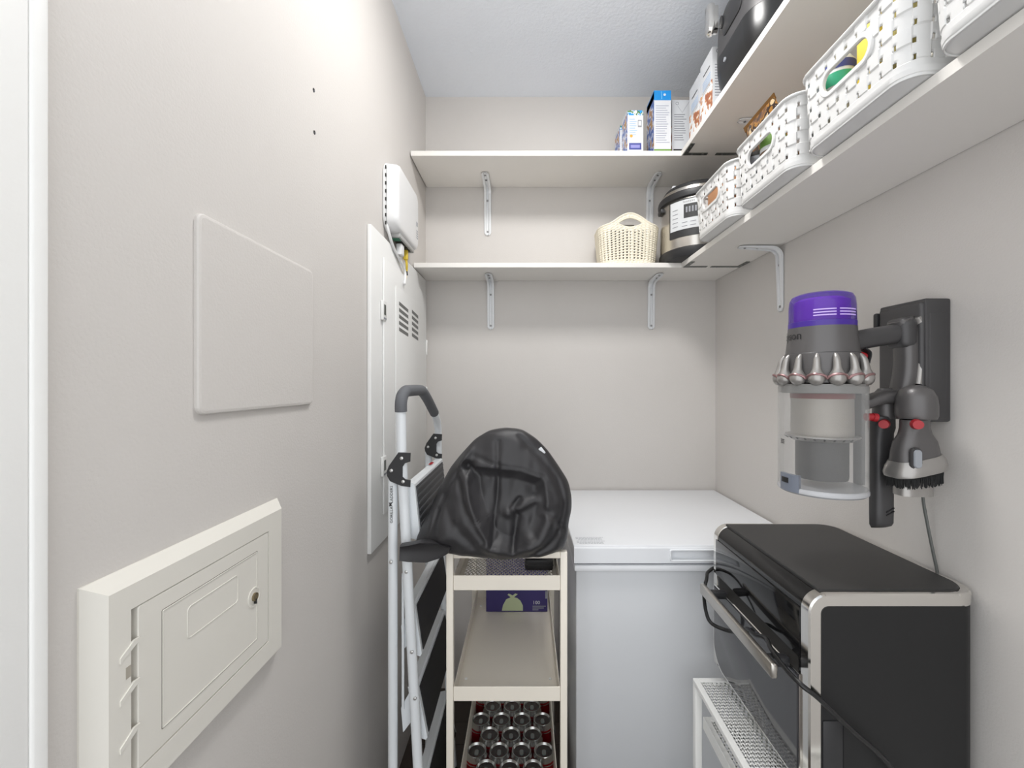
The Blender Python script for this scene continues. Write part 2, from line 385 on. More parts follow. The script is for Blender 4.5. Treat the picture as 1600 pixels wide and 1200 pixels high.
def lplate(parent, c, dx, dy, z):
    """flat corner plate under the joint; legs along dx (x) and dy (y)"""
    x, y = c; w = .014
    p = MB().loft([[(x, y, z), (x+dx, y, z), (x+dx, y+math.copysign(w, dy), z), (x+math.copysign(w, dx), y+math.copysign(w, dy), z), (x+math.copysign(w, dx), y+dy, z-TILT*abs(dy)), (x, y+dy, z-TILT*abs(dy))],
                   [(x, y, z-.002), (x+dx, y, z-.002), (x+dx, y+math.copysign(w, dy), z-.002), (x+math.copysign(w, dx), y+math.copysign(w, dy), z-.002), (x+math.copysign(w, dx), y+dy, z-.002-TILT*abs(dy)), (x, y+dy, z-.002-TILT*abs(dy))]]).build('corner_plate', M_zinc, parent, smooth=False)
    for fx, fy_ in ((.8, 0), (.35, 0), (0, .8), (0, .4)):
        cx, cy = x+dx*fx+(math.copysign(w/2, dx) if fx == 0 else 0), y+dy*fy_+(math.copysign(w/2, dy) if fy_ == 0 else 0)
        MB().lathe([(.0042, 0), (.004, -.0015), (.002, -.002)], 10, (cx, cy, z-.002-TILT*(abs(dy)*fy_))).build('screw', M_screw, p)
def corner_shelf(name, label, zt, th, yf, xf, brs, rbr, ynear, x0):
    t = thing(name, label, 'shelf', (XR, YB, zt-th))
    MB().box(x0, XR-.002, yf, YB-.001, zt-th, zt, .0012, 1).build('back_board', M_shelf, t)
    rb = MB(); zz = lambda y: -TILT*(yf-y)
    y_a, y_b = ynear, yf-.0008
    rb.loft([[(xf, y, zt-th+zz(y)), (XR-.002, y, zt-th+zz(y)), (XR-.002, y, zt+zz(y)), (xf, y, zt+zz(y))] for y in (y_a, y_b)])
    rb.build('side_board', M_shelf, t, smooth=False)
    for x in brs: bracket(t, (0, -1, 0), (x, YB, zt-th), zt, (1, 0, 0))
    for y in rbr: bracket(t, (-1, 0, 0), (XR, y, zt-th+zz(y)), zt, (0, 1, 0))
    lplate(t, (xf+.003, yf-.008), .085, -.075, zt-th-.0003)
    lplate(t, (XR-.006, yf-.008), -.11, -.075, zt-th-.0003)
    return t
UF, LF, UX, LX = 1.552, 1.593, .566, .582         # shelf fronts
UZ, LZ = 2.141, 1.744
corner_shelf('corner_shelf', 'white L-shaped corner shelf nearest the ceiling, holding cartons', UZ, .019, UF, UX, (-.162, .521), (1.335,), .25, -.421)
corner_shelf('corner_shelf', 'white L-shaped corner shelf below the top one, holding baskets and cooker', LZ, .018, LF, LX, (-.149, .528), (1.335,), .25, -.421)
def zr(z, y, yf): return z-TILT*(yf-y)+.0006

# ------------------------------------------------------------------ chest freezer
FX0, FX1, FY0, FY1, FZ = .1314, .794, 1.165, 1.793, .8434
t = thing('chest_freezer', 'white chest freezer with closed lid in the back right corner', 'freezer', (.46, 1.48, 0))
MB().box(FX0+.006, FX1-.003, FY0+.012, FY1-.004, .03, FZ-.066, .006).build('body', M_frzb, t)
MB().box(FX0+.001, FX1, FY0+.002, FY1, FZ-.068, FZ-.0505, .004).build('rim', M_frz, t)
MB().box(FX0+.008, FX1-.004, FY0+.012, FY1-.006, FZ-.0505, FZ-.0465).build('gasket', M_grey, t)
lid = MB()
hx0, hx1, hz0, hz1 = P(1048, 0, FY0).x, P(1146, 0, FY0).x, FZ-.036, FZ-.008
lid.box(FX0, FX1, FY0+.014, FY1, FZ-.047, FZ, .004, 3)
for a, b, c, d in ((FX0, hx0, FZ-.047, FZ), (hx1, FX1, FZ-.047, FZ), (hx0, hx1, FZ-.047, hz0), (hx0, hx1, hz1, FZ)):
    lid.add([(a, FY0+.0, c+(.003 if c < FZ-.046 else 0)), (b, FY0, c+(.003 if c < FZ-.046 else 0)), (b, FY0, d-(.004 if d == FZ else 0)), (a, FY0, d-(.004 if d == FZ else 0)), (a, FY0+.02, c+(.003 if c < FZ-.046 else 0)), (b, FY0+.02, c+(.003 if c < FZ-.046 else 0)), (b, FY0+.02, d-(.004 if d == FZ else 0)), (a, FY0+.02, d-(.004 if d == FZ else 0))],
            [(0, 1, 2, 3), (0, 4, 5, 1), (3, 2, 6, 7), (1, 5, 6, 2), (0, 3, 7, 4)])
lid.loft([[(FX0, FY0, FZ-.004), (FX1, FY0, FZ-.004), (FX1, FY0+.03, FZ-.004), (FX0, FY0+.03, FZ-.004)], [(FX0, FY0+.0012, FZ-.0012), (FX1, FY0+.0012, FZ-.0012), (FX1, FY0+.03, FZ-.0012), (FX0, FY0+.03, FZ-.0012)], [(FX0, FY0+.004, FZ), (FX1, FY0+.004, FZ), (FX1, FY0+.03, FZ), (FX0, FY0+.03, FZ)]], False, False)
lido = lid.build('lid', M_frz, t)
fo, fi = rrect(hx1-hx0+.006, hz1-hz0+.005, .006), rrect(hx1-hx0-.003, hz1-hz0-.003, .005)
oc = Vector(((hx0+hx1)/2, FY0, (hz0+hz1)/2)); mp = lambda l, d: [oc+Vector((a, d, b)) for a, b in l]
hd = MB(); hd.loft([mp(fo(), .002), mp(fo(), -.0025), mp(fo(.0015), -.004), mp(fi(), -.003), mp(fi(.0), .008), mp(fi(.004), .0125)], False, True)
hd.build('handle_recess', M_frz, lido)
for k in range(6):
    yy = FY0+.024+k*.0095; x0 = FX0+.012+(.006 if k in (0, 3) else 0)
    x = x0; xe = x0+.068+(.006*(k % 3))
    mb = MB()
    while x < xe:
        wl = random.uniform(.004, .011); mb.box(x, min(x+wl, xe), yy, yy+.004, FZ+.0001, FZ+.0004); x += wl+.0016
    mb.build('warning_print', mat('faint_print', (196, 198, 202), .6), lido)
for x in (FX0+.05, FX1-.05):
    for y in (FY0+.06, FY1-.06): MB().lathe([(.02, 0), (.018, .03), (.018, .04)], 12, (x, y, 0)).build('foot', M_blackp, t)

# ------------------------------------------------------------------ utility cart
def mesh_panel(x0, x1, y0, y1, z, pitch, w, th=.0008):
    """expanded metal: two families of diagonal strips clipped to a rectangle"""
    mb = MB()
    for sgn in (1, -1):
        c = -(y1-y0)*.6 - 1.0
        n = int(((x1-x0)+(y1-y0)*.577+2)/pitch)
        for k in range(n+2):
            # line: x = xs + sgn*0.577*(y-y0)
            xs = x0-(y1-y0)*.577*(1 if sgn > 0 else 0)+k*pitch
            ya, yb = y0, y1; f = lambda y: xs+sgn*.577*(y-y0)
            if sgn > 0:
                ya = max(y0, y0+(x0-xs)/.577); yb = min(y1, y0+(x1-xs)/.577)
            else:
                ya = max(y0, y0+(xs-x1)/.577); yb = min(y1, y0+(xs-x0)/.577)
            if yb-ya < .003: continue
            a, b = f(ya), f(yb)
            mb.loft([[(a-w/2, ya, z), (a+w/2, ya, z), (a+w/2, ya, z+th), (a-w/2, ya, z+th)], [(b-w/2, yb, z), (b+w/2, yb, z), (b+w/2, yb, z+th), (b-w/2, yb, z+th)]])
    return mb
CX0, CX1, CY0, CY1, CZ = -.1935, .1, 1.03, 1.53, .8835
t = thing('utility_cart', 'narrow cream metal three-tier cart beside the freezer, black cover on top', 'cart', ((CX0+CX1)/2, 1.28, 0))
pw = .017
for y in (CY0, CY1-pw):
    for x in (CX0, CX1-pw): MB().box(x, x+pw, y, y+pw, .06, CZ, .002).build('post', M_cart, t)
    MB().box(CX0+pw, CX1-pw, y, y+pw, CZ-.016, CZ, .002).build('top_bar', M_cart, t)
trays = []
def tray(z0, z1, meshy, name, front=True):
    x0, x1, y0, y1 = CX0+pw+.0005, CX1-pw-.0005, CY0+.001, CY1-.001
    mb = MB(); th = .0025
    mb.box(x0, x1, y0, y0+th, z0, z1, .0008, 1); mb.box(x0, x1, y1-th, y1, z0, z1, .0008, 1)
    mb.box(x0, x0+th, y0+th, y1-th, z0, z1, .0008, 1); mb.box(x1-th, x1, y0+th, y1-th, z0, z1, .0008, 1)
    if meshy:
        mb.box(x0+th, x1-th, y0+th, y0+.02, z0, z0+.002); mb.box(x0+th, x1-th, y1-.02, y1-th, z0, z0+.002)
        mb.box(x0+th, x0+.014, y0+.02, y1-.02, z0, z0+.002); mb.box(x1-.014, x1-th, y0+.02, y1-.02, z0, z0+.002)
    else: mb.box(x0+th, x1-th, y0+th, y1-th, z0, z0+.002)
    o = mb.build(name, M_cart, t)
    if meshy:
        m = mesh_panel(x0+.013, x1-.013, y0+.019, y1-.019, z0+.0008, .0105, .0026).build('mesh_floor', M_cart, o); m['kind'] = 'stuff'
    for x, y in ((x0+.02, y0+.075), (x0+.02, y1-.06), (x1-.02, y1-.06), (x1-.02, y0+.075)):
        MB().lathe([(.004, .002), (.0036, .004), (.0015, .0046)], 10, (x, y, z0)).build('screw', M_white, o)
    return o
tray(.790, .826, True, 'tray'); tray(.5215, .5565, False, 'tray'); tray(.085, .26, False, 'tray')
for x in (CX0+pw/2, CX1-pw/2):
    for y in (CY0+pw/2, CY1-pw/2):
        c = MB(); c.loft([[(x+h, y+.025*math.cos(k*PI/8), .027+.025*math.sin(k*PI/8)) for k in range(16)] for h in (-.009, .009)]); c.build('caster', M_blackp, t)
        MB().box(x-.012, x+.012, y-.012, y+.012, .05, .062, .001).build('caster_fork', M_screw, t)
# cans in the bottom tray
def make_can(loc):
    c = thing('soda_can', 'red soda can with silver lid standing in the cart bottom tray', 'can', loc, 'cans packed in the bottom tray')
    b = MB().lathe([(.024, 0), (.031, .006), (.033, .012), (.033, .098), (.031, .106), (.0275, .112)], 24).build('body', M_canr, c, local=True)
    MB().lathe([(.0332, .03), (.0333, .032), (.0333, .058), (.0332, .06)], 24, caps=False).build('label_band', M_cans, b, local=True)
    MB().lathe([(.0335, .094), (.0312, .1065), (.0282, .113), (.0285, .1165), (.0265, .1175), (.0245, .1135), (.0235, .112), (.001, .112)], 24, caps=False).build('lid', M_cans, c, local=True)
    MB().plate((0, -.004, .1122), (1, 0, 0), (0, 1, 0), (0, 0, 1), rrect(.012, .02, .005, 3), [(0, 0), (.0012, .0005)]).build('pull_tab', M_screw, c, local=True)
    return c
can0 = None
for r in range(6):
    n = 4 if r % 2 == 0 else 3
    for k in range(n):
        x = (CX0+CX1)/2+(k-(n-1)/2)*.0665; y = 1.497-r*.0585; loc = (x, y, .0875)
        if y < 1.17: continue
        if can0 is None: can0 = make_can(loc)
        else: copy_tree(can0, None, loc)
# purple box of bags in the middle tray
bx0, bx1, by0, by1, bz0, bz1 = P(759.5, 0, 1.43).x, .072, 1.43, 1.513, .5242, .742
t = thing('trash_bag_box', 'purple carton of trash bags at back of cart middle tray', 'box', ((bx0+bx1)/2, 1.47, bz0))
bo = MB().box(bx0, bx1, by0, by1, bz0, bz1, .0012, 1).build('carton', M_purbox, t)
cx = P(800, 0, by0).x; s_ = 1.43/665
pts = [(-16, 0), (17, 0), (17, 8), (13, 16), (8, 20), (3, 21), (9, 26), (5, 27), (1, 24), (-5, 27), (-7, 25), (-2, 21), (-9, 18), (-14, 9)]
MB().poly([(cx+a*s_, by0-.0002, bz0+.004+b*s_) for a, b in pts], (0, -.0004, 0)).build('bag_picture', M_paleg, bo)
text_mb('100', .017, (P(832, 0, by0).x, by0-.0003, bz0+.026), (1, 0, 0), (0, 0, 1)).build('count_print', M_ctn, bo)
for k in range(3): MB().box(P(832, 0, by0).x, P(832, 0, by0).x+(.045, .038, .02)[k], by0-.0005, by0-.0001, bz0+.018-k*.006, bz0+.0205-k*.006).build('small_print', M_grey, bo)
for k in range(4): MB().box(cx-.03+k*.011, cx-.021+k*.011, by0-.0005, by0-.0001, bz0+.185, bz0+.2).build('orange_print', M_orange, bo)
MB().box(P(852, 0, by0).x, P(856, 0, by0).x, by0-.0005, by0-.0001, bz0+.045, bz0+.07).build('side_print', M_grey, bo)
t = thing('black_case', 'small black case lying on the mesh of the cart top tray', 'case', (.036, 1.18, .7925))
MB().box(-.003, .072, 1.13, 1.23, .7925, .823, .006).build('shell', M_fabric, t); MB().box(-.0035, .0725, 1.1295, 1.2305, .806, .809, .001).build('zip', M_blackp, t)

# ------------------------------------------------------------------ black fabric cover on the cart
from mathutils import noise
t = thing('fabric_cover', 'crumpled black fabric cover slumped on top of the cream cart', 'cover', (-.06, 1.15, .884))
sil = [(648, 846), (656, 828), (672, 794), (690, 756), (704, 730), (720, 710), (742, 686), (764, 673), (790, 669), (816, 672), (838, 686), (856, 704), (874, 730), (888, 752), (893, 775), (893, 795), (888, 815), (887, 838), (880, 854), (856, 864), (826, 867), (790, 869), (756, 868), (724, 863), (694, 858), (664, 854)]
C0 = (772, 790)
def seg_ray(cx, cy, ang):
    dx, dy = math.cos(ang), math.sin(ang); best = None
    for i in range(len(sil)):
        ax, ay = sil[i]; bx, by = sil[(i+1) % len(sil)]
        den = dx*(by-ay)-dy*(bx-ax)
        if abs(den) < 1e-9: continue
        tt = ((ax-cx)*(by-ay)-(ay-cy)*(bx-ax))/den; uu = ((ax-cx)*dy-(ay-cy)*dx)/den
        if tt > 0 and -1e-6 <= uu <= 1+1e-6: best = tt if best is None else max(best, tt)
    return best
def dseg(p, a, b):
    ax, ay = a; bx, by = b; l2 = (bx-ax)**2+(by-ay)**2
    k = max(0, min(1, ((p[0]-ax)*(bx-ax)+(p[1]-ay)*(by-ay))/l2))
    return math.hypot(p[0]-ax-k*(bx-ax), p[1]-ay-k*(by-ay))
def dpoly(p, pl): return min(dseg(p, pl[i], pl[i+1]) for i in range(len(pl)-1))
pocket = [(738, 724), (780, 725), (815, 729), (848, 742), (853, 770), (850, 800), (838, 822), (805, 842), (772, 834), (752, 800), (738, 760), (736, 735)]
def inside(p, pg):
    c = False
    for i in range(len(pg)):
        (x1, y1), (x2, y2) = pg[i], pg[i-1]
        if (y1 > p[1]) != (y2 > p[1]) and p[0] < (x2-x1)*(p[1]-y1)/(y2-y1)+x1: c = not c
    return c
lines = [([(779, 688), (780, 722), (779, 770), (772, 832)], 3.5, .006), ([(812, 772), (802, 784), (809, 796), (806, 815), (803, 840)], 4, .010),
         ([(735, 706), (716, 740), (694, 778), (676, 838)], 4, .006), ([(812, 680), (846, 714), (868, 742), (880, 780), (870, 822)], 4.5, .006),
         ([(852, 788), (866, 800), (880, 820)], 4, .006), ([(722, 745), (735, 785), (760, 825)], 6, .012), ([(700, 770), (712, 800), (745, 832)], 8, .007),
         ([(740, 708), (780, 722), (815, 727), (850, 740)], 3, .005), ([(690, 790), (686, 830), (690, 850)], 5, .006), ([(830, 850), (856, 836), (868, 822)], 5, .008)]
ridges = [([(728, 716), (728, 750), (745, 800), (770, 838), (803, 848), (842, 830), (860, 800)], 9, .012), ([(735, 700), (724, 722)], 7, .014), ([(796, 790), (822, 778), (838, 772)], 7, .010),
          ([(680, 850), (740, 848), (800, 858), (868, 846)], 7, .006), ([(765, 760), (762, 800)], 10, .006), ([(824, 800), (822, 820)], 8, .006)]
def bag_disp(p):
    d = 0
    for pl, w, a in lines: q = dpoly(p, pl); d -= a*math.exp(-(q/w)**2) if q < 4*w else 0
    for pl, w, a in ridges: q = dpoly(p, pl); d += a*math.exp(-(q/w)**2) if q < 4*w else 0
    dp = dpoly(p, pocket+pocket[:1])
    if inside(p, pocket): d -= .030*min(1, dp/16)**.7
    d -= .028*math.exp(-(math.hypot(p[0]-733, p[1]-724)/9)**2)
    return d
NA, NR = 180, 56
YP = 1.055
mb = MB(); vs = []; fs = []
rad = [seg_ray(C0[0], C0[1], 2*PI*k/NA) for k in range(NA)]
rad = [(rad[k-2]+2*rad[k-1]+3*rad[k]+2*rad[(k+1) % NA]+rad[(k+2) % NA])/9 for k in range(NA)]
for side in (0, 1):
    for r in range(NR+1):
        s_ = math.sin(r/NR*PI/2) if side == 0 else math.cos(r/NR*PI/2)
        if side == 1 and r == 0: continue
        for k in range(NA):
            a = 2*PI*k/NA; p = (C0[0]+rad[k]*s_*math.cos(a), C0[1]+rad[k]*s_*math.sin(a))
            h = math.sqrt(max(0, 1-s_**2.2))
            wr = noise.noise(Vector((p[0]*.035, p[1]*.028, 3+side*9)))*.010+noise.noise(Vector((p[0]*.09, p[1]*.06, 7)))*.004
            if side == 0:
                low = max(0, min(1, (p[1]-700)/140))        # bulges more at the bottom
                dep = -(.055+.05*low)*h+0
                dep -= (bag_disp(p)+wr*.6)*min(1, h*2.2)
                q = P(p[0], p[1], YP); q.y += dep
            else:
                sc = .9 if p[1] < 790 else 1
                q = P(p[0], p[1], YP); q.y += .36*h*(.75+.25*max(0, min(1, (p[1]-690)/120)))
                q.x += (-.03-q.x)*.30*h*h
                q.y += wr*h
            if q.z < .886: q.z = .886+(q.z-.886)*(.10 if q.y > 1.02 else .9)
            vs.append(q)
n_l = len(vs)//NA
for r in range(n_l-1):
    for k in range(NA): fs.append((r*NA+k, r*NA+(k+1) % NA, (r+1)*NA+(k+1) % NA, (r+1)*NA+k))
mb.add(vs, fs); cover = mb.build('cover_body', M_fabric, t, ang=180)
# strap loop hanging to the left
fl = [(626, 851), (640, 849), (658, 845), (684, 846), (706, 852), (702, 862), (690, 869), (668, 876), (640, 875), (625, 873)]
mb = MB(); loops = []
for yy, sc in ((.978, .8), (.972, .97), (.980, 1.0), (.996, 1.0), (1.004, .9)):
    loops.append([P(665+(a-665)*sc, 862+(b-862)*sc, .985)+Vector((0, yy-.985, 0)) for a, b in fl])
mb.loft(loops); mb.build('corner_flap', M_fabric, t, ang=60)
q = P(848, 709, .995); mb = MB(); mb.box(-.0045, .0045, -.002, .001, -.009, .009, .001, M=Matrix.Translation(q+Vector((0, .045, 0))) @ Matrix.Rotation(math.radians(-38), 4, 'Y')); mb.build('care_tag', M_ctn, t)

# ------------------------------------------------------------------ folded step ladder
LY, FY = 1.02, 1.40
t = thing('step_ladder', 'folded white step ladder with black treads leaning by left wall', 'ladder', (-.29, 1.2, 0))
fx = lambda z: -.2975+(1.10-z)*.053
rt = .0118
near = [(fx(0)+.0, LY, .015)]+[(fx(z), LY, z) for z in (.3, .6, .9, 1.05)]+[(-.2975, LY-.004, 1.14), (-.298, LY-.006, 1.224)]
foam = [(-.298, LY-.006, 1.224), (-.298, LY-.006, 1.245), (-.2975, LY+.004, 1.262), (-.296, LY+.022, 1.271), (-.294, 1.06, 1.273), (-.29, 1.16, 1.273), (-.288, 1.185, 1.268), (-.287, 1.24, 1.245), (-.287, 1.33, 1.2)]
far = [(-.287, 1.33, 1.2), (-.287, 1.37, 1.175), (-.288, 1.393, 1.145), (-.289, FY, 1.10), (fx(.9), FY, .9), (fx(.5), FY, .5), (fx(0), FY, .015)]
MB().tube(near, rt, 14).build('front_rail', M_tube, t); MB().tube(far, rt, 14).build('front_rail', M_tube, t)
MB().tube(smooth_path(foam, 4), rt+.0025, 14).build('handle_grip', M_foam, t)
for y in (LY+.004, FY):
    MB().tube([(-.3205, y, .015), (-.3205, y, .5), (-.3205, y, 1.075)], rt-.0005, 14).build('rear_leg', M_tube, t)
    for x in (-.3205, fx(0)): MB().lathe([(.0145, 0), (.0145, .02), (.0135, .035)], 14, (x, y, 0)).build('foot', M_blackp, t)
hp = [(235, 475), (305, 480), (303, 530), (272, 540), (259, 560), (258, 620), (275, 635), (305, 640), (303, 680), (250, 672), (185, 645), (168, 615), (165, 590), (178, 555)]
for y in (LY-.015, FY-.018):
    pts = []
    for a, b in hp:
        q = P(560+a/3.75, 580+b/3.75, LY-.015); q.y = y; pts.append(q)
    h = MB().poly(pts, (0, .003, 0)).build('hinge_plate', M_blackp, t, smooth=False)
    for a, b in ((253, 510), (193, 582), (262, 647)):
        q = P(560+a/3.75, 580+b/3.75, LY-.015); q.y = y
        MB().loft([[q+Vector((r*math.cos(k*PI/6), -d, r*math.sin(k*PI/6))) for k in range(12)] for r, d in ((.0042, 0), (.004, .0018), (.002, .0028))]).build('rivet', M_rivet, h)
    if y > 1.3: continue
for yr in (LY-.0115,):
    for x, z in ((-.3205, .868), (fx(.845), .845), (fx(.46), .625-.08), (fx(.6), .655)):
        MB().loft([[Vector((x+r*math.cos(k*PI/6), yr-d, z+r*math.sin(k*PI/6))) for k in range(12)] for r, d in ((.0042, -.001), (.004, .0016), (.002, .0026))]).build('rivet', M_rivet, t)
def tread(za, zb, xa, xb, name, m, ribs=0, bx=.012):
    """plate hanging between the rails; top edge (za, xa), bottom (zb, xb)"""
    y0, y1 = LY+.016, FY-.016
    o = MB().loft([[(xa-bx, y, za), (xa, y, za+.004), (xa+.004, y, za), (xb+.004, y, zb), (xb, y, zb-.006), (xb-bx, y, zb)] for y in (y0, y1)]).build(name, M_tube, t, smooth=False)
    d = Vector((xb-xa, 0, zb-za)); nn = Vector((-d.z, 0, d.x)).normalized()
    if nn.x < 0: nn = -nn
    a = Vector((xa+.004, 0, za))+d*.05; b = Vector((xa+.004, 0, za))+d*.97
    Q = lambda p, y, h: Vector((p.x, y, p.z))+nn*h
    mt = MB().loft([[Q(a, y0+.012, h), Q(a, y1-.012, h), Q(b, y1-.012, h), Q(b, y0+.012, h)] for h in (-.001, .0022)]).build('anti_slip_mat', m, o, smooth=False)
    if ribs:
        for k in range(ribs):
            p = a+(b-a)*((k+.5)/ribs)
            MB().loft([[Q(p+d*.02*s1, y0+.014, .0022), Q(p+d*.02*s1, y1-.014, .0022), Q(p+d*.02*s1, y1-.014, .0036), Q(p+d*.02*s1, y0+.014, .0036)] for s1 in (-1, 1)]).build('rib', mat('rib_grey', (84, 85, 88), .5), mt, smooth=False)
    return o
pl = tread(1.045, .915, -.276, -.262, 'platform', mat('platform_grey', (58, 59, 62), .5), 7, .02)
MB().poly([(-.292, 1.27, 1.0495), (-.283, 1.27, 1.0495), (-.283, 1.31, 1.0495), (-.292, 1.31, 1.0495)], (0, 0, .0006)).build('warning_sticker', M_red, pl)
tread(.752, .633, -.275, -.258, 'step', M_mat_, 0, .02); tread(.552, .43, -.268, -.244, 'step', M_mat_, 0, .02); tread(.29, .16, -.258, -.232, 'step', M_mat_, 0, .02)
for y in (LY+.004,):
    MB().box(-.302, -.296, y+.008, y+.013, .50, .83, .001).build('link_bar', M_tube, t)
    for zc in (.70, .50): MB().poly([(-.305, y+.014, zc), (-.278, y+.014, zc+.05), (-.27, y+.014, zc-.02), (-.30, y+.014, zc-.06)], (0, .002, 0)).build('side_plate', M_tube, t)
text_mb('GORILLA   LADDERS', .0098, (-.3165, LY-.0083, .959), (0, 0, 1), (-1, 0, 0), .0003).build('brand_print', M_ink, t)
MB().poly([(-.322+a*.0013, LY-.0085, 1.0035+b*.0015) for a, b in ((-3, -3), (3, -2), (1, 0), (3, 3), (-1, 2), (-3, 4), (-2, 0))], (0, -.0004, 0)).build('emblem', M_ink, t)

# ------------------------------------------------------------------ white rack under the oven
RX0, RX1, RY0, RY1, RZ = .418, .775, .60, 1.068, .553
t = thing('metal_rack', 'white perforated metal rack standing under the black oven', 'rack', (.6, .83, 0))
for x in (RX0, RX1-.017):
    for y in (RY0, RY1-.017): MB().box(x, x+.017, y, y+.017, 0, RZ-.01, .002).build('post', M_white, t)
for zz in (RZ, .47, .15):
    in_ = 0 if zz == RZ else .018
    a, b, c, d = RX0+in_, RX1-in_, RY0+in_, RY1-in_
    mb = MB(); th = .012 if zz == RZ else .03
    for q in ((a, a+.014, c, d), (b-.014, b, c, d), (a+.014, b-.014, c, c+.014), (a+.014, b-.014, d-.014, d)): mb.box(*q, zz-th, zz, .0012, 1)
    sh = mb.build('shelf_frame', M_white, t)
    m = mesh_panel(a+.013, b-.013, c+.013, d-.013, zz-.004, .0105, .0034).build('mesh_panel', M_white, sh); m['kind'] = 'stuff'

# ------------------------------------------------------------------ oven
OX0, OX1, OY0, OY1, OZ0, OZ1 = .487, .793, .732, 1.104, .574, .928
t = thing('toaster_oven', 'large black countertop oven with chrome trim and steel handle', 'oven', ((OX0+OX1)/2, .92, RZ))
def sweep_profile(y0, y1, r, ins, zb, x0=OX0, z1=OZ1, x1=OX1, n=8):
    pr = [(x0+ins, zb)]
    for k in range(n+1):
        a = PI-k/n*PI/2; pr.append((x0+r+(r-ins)*math.cos(a), z1-r+(r-ins)*math.sin(a)))
    return pr
rr = .034
front = MB(); pr = sweep_profile(0, 0, rr, .0015, OZ0)+[(.60, OZ1-.0015), (.60, OZ0)]
front.loft([[(x, y, z) for x, z in pr] for y in (OY0+.02, OY1-.02)]); front.build('front_housing', M_gloss, t)
MB().box(.52, OX1, OY0+.002, OY1-.002, OZ0, OZ1-.004, .045, 8, lambda c, d: abs(d.z) > .9 and c.x > .7).build('housing', M_oven, t)
for y0, y1 in ((OY0, OY0+.022), (OY1-.022, OY1)):
    s1 = MB(); o_ = sweep_profile(0, 0, rr, 0, OZ0)+[(.75, OZ1)]; i_ = sweep_profile(0, 0, rr, .021, OZ0)+[(.75, OZ1-.021)]
    loops = []
    for (xa, za), (xb, zb) in zip(o_, i_): loops.append([(xa, y0+.003, za), (xa+(xb-xa)*.12, y0, za+(zb-za)*.12), (xb, y0, zb), (xb, y1, zb), (xa, y1, za)])
    s1.loft(loops); s1.build('side_trim', M_chrome, t)
band = MB(); loops = []
cc = .045
pth = [(.748, OY0)]+[(OX1-cc+cc*math.cos(a), OY0+cc+cc*math.sin(a)) for a in [(-PI/2+k/10*PI/2) for k in range(11)]]+[(OX1-cc+cc*math.cos(a), OY1-cc+cc*math.sin(a)) for a in [k/10*PI/2 for k in range(11)]]+[(.748, OY1)]
for i, (x, y) in enumerate(pth):
    q0 = Vector(pth[max(i-1, 0)]); q1 = Vector(pth[min(i+1, len(pth)-1)]); tt = (q1-q0).normalized(); nn = Vector((-tt.y, tt.x))
    loops.append([(x, y, OZ1-.021), (x, y, OZ1-.003), (x+nn.x*.003, y+nn.y*.003, OZ1), (x+nn.x*.014, y+nn.y*.014, OZ1-.0005), (x+nn.x*.014, y+nn.y*.014, OZ1-.021)])
band.loft(loops); band.build('rear_trim', M_chrome, t)
top = MB(); fn = []
def plan(i):
    x0, x1, y0, y1, r = .512+i, OX1-.014-i, OY0+.0125+i, OY1-.0125-i, .036
    out = [(x0, y0), (x1-r, y0)]+[(x1-r+r*math.cos(a), y0+r+r*math.sin(a)) for a in [-PI/2+k/8*PI/2 for k in range(9)]]+[(x1-r+r*math.cos(a), y1-r+r*math.sin(a)) for a in [k/8*PI/2 for k in range(9)]]+[(x1-r, y1), (x0, y1)]
    return out
top.loft([[(x, y, z) for x, y in plan(i)] for z, i in ((OZ1-.006, 0), (OZ1+.0015, 0), (OZ1+.003, .0015))]); top.build('top_plate', M_oventop, t, ang=25)
# side panel (satin black, with rounded front top corner)
sp = MB(); pts = [(x, z) for x, z in sweep_profile(0, 0, rr, .0205, OZ0)]+[(.756, OZ1-.0205), (.756, OZ0)]
sp.loft([[(x, y, z) for x, z in pts] for y in (OY0-.001, OY0+.01)]); sp.build('side_panel', M_oven, t)
MB().box(.509, .545, OY0-.0025, OY0+.002, OZ0, .712, .004).build('hinge_cover', M_blackp, t)
# upper fascia, slot, door
MB().box(OX0-.001, OX0+.004, OY0+.024, OY1-.012, .803, .893, .0015).build('fascia', M_gloss, t)
MB().box(OX0+.0002, OX0+.004, OY0+.03, OY1-.03, .772, .803).build('door_gap', M_dark, t)
dw, dh = OY1-OY0-.034, .774-OZ0-.006
def dout(i):
    a, b, r = dw/2-i, dh/2-i, .055
    return [(-a, b), (-a, -b+.004)]+[(a-r+r*math.cos(q), -b+r+r*math.sin(q)) for q in [-PI/2+k/8*PI/2 for k in range(9)]]+[(a, b)]
dc = (OX0+.003, (OY0+OY1)/2+.008, OZ0+.004+dh/2)
dr = MB().plate(dc, (0, 1, 0), (0, 0, 1), (-1, 0, 0), dout, [(0, 0), (.006, 0), (.0075, .002)]).build('door', M_glass, t)
tr = MB(); oc = Vector(dc); mp = lambda i, d: [oc+Vector((-d, a, b)) for a, b in dout(i)]
tr.loft([mp(-.004, -.001), mp(-.004, .005), mp(-.0025, .0065), mp(-.0003, .0055), mp(-.0003, -.001)], False, False); tr.build('door_trim', M_chrome, t)
hdl = MB().box(.4335, .4455, .752, 1.062, .768, .794, .0035, 3).build('handle', M_brush, dr)
for y in (.785, 1.03): MB().box(.444, OX0-.004, y-.009, y+.009, .772, .79, .004).build('handle_post', M_blackp, hdl)
MB().lathe([(.004, 0), (.003, .002), (.001, .002)], 12, (0, 0, 0)).build('indicator', M_ink, t).matrix_local = Matrix.Translation((OX0-.001-t.location.x, .80-t.location.y, .822-t.location.z)) @ Matrix.Rotation(-PI/2, 4, 'Y')
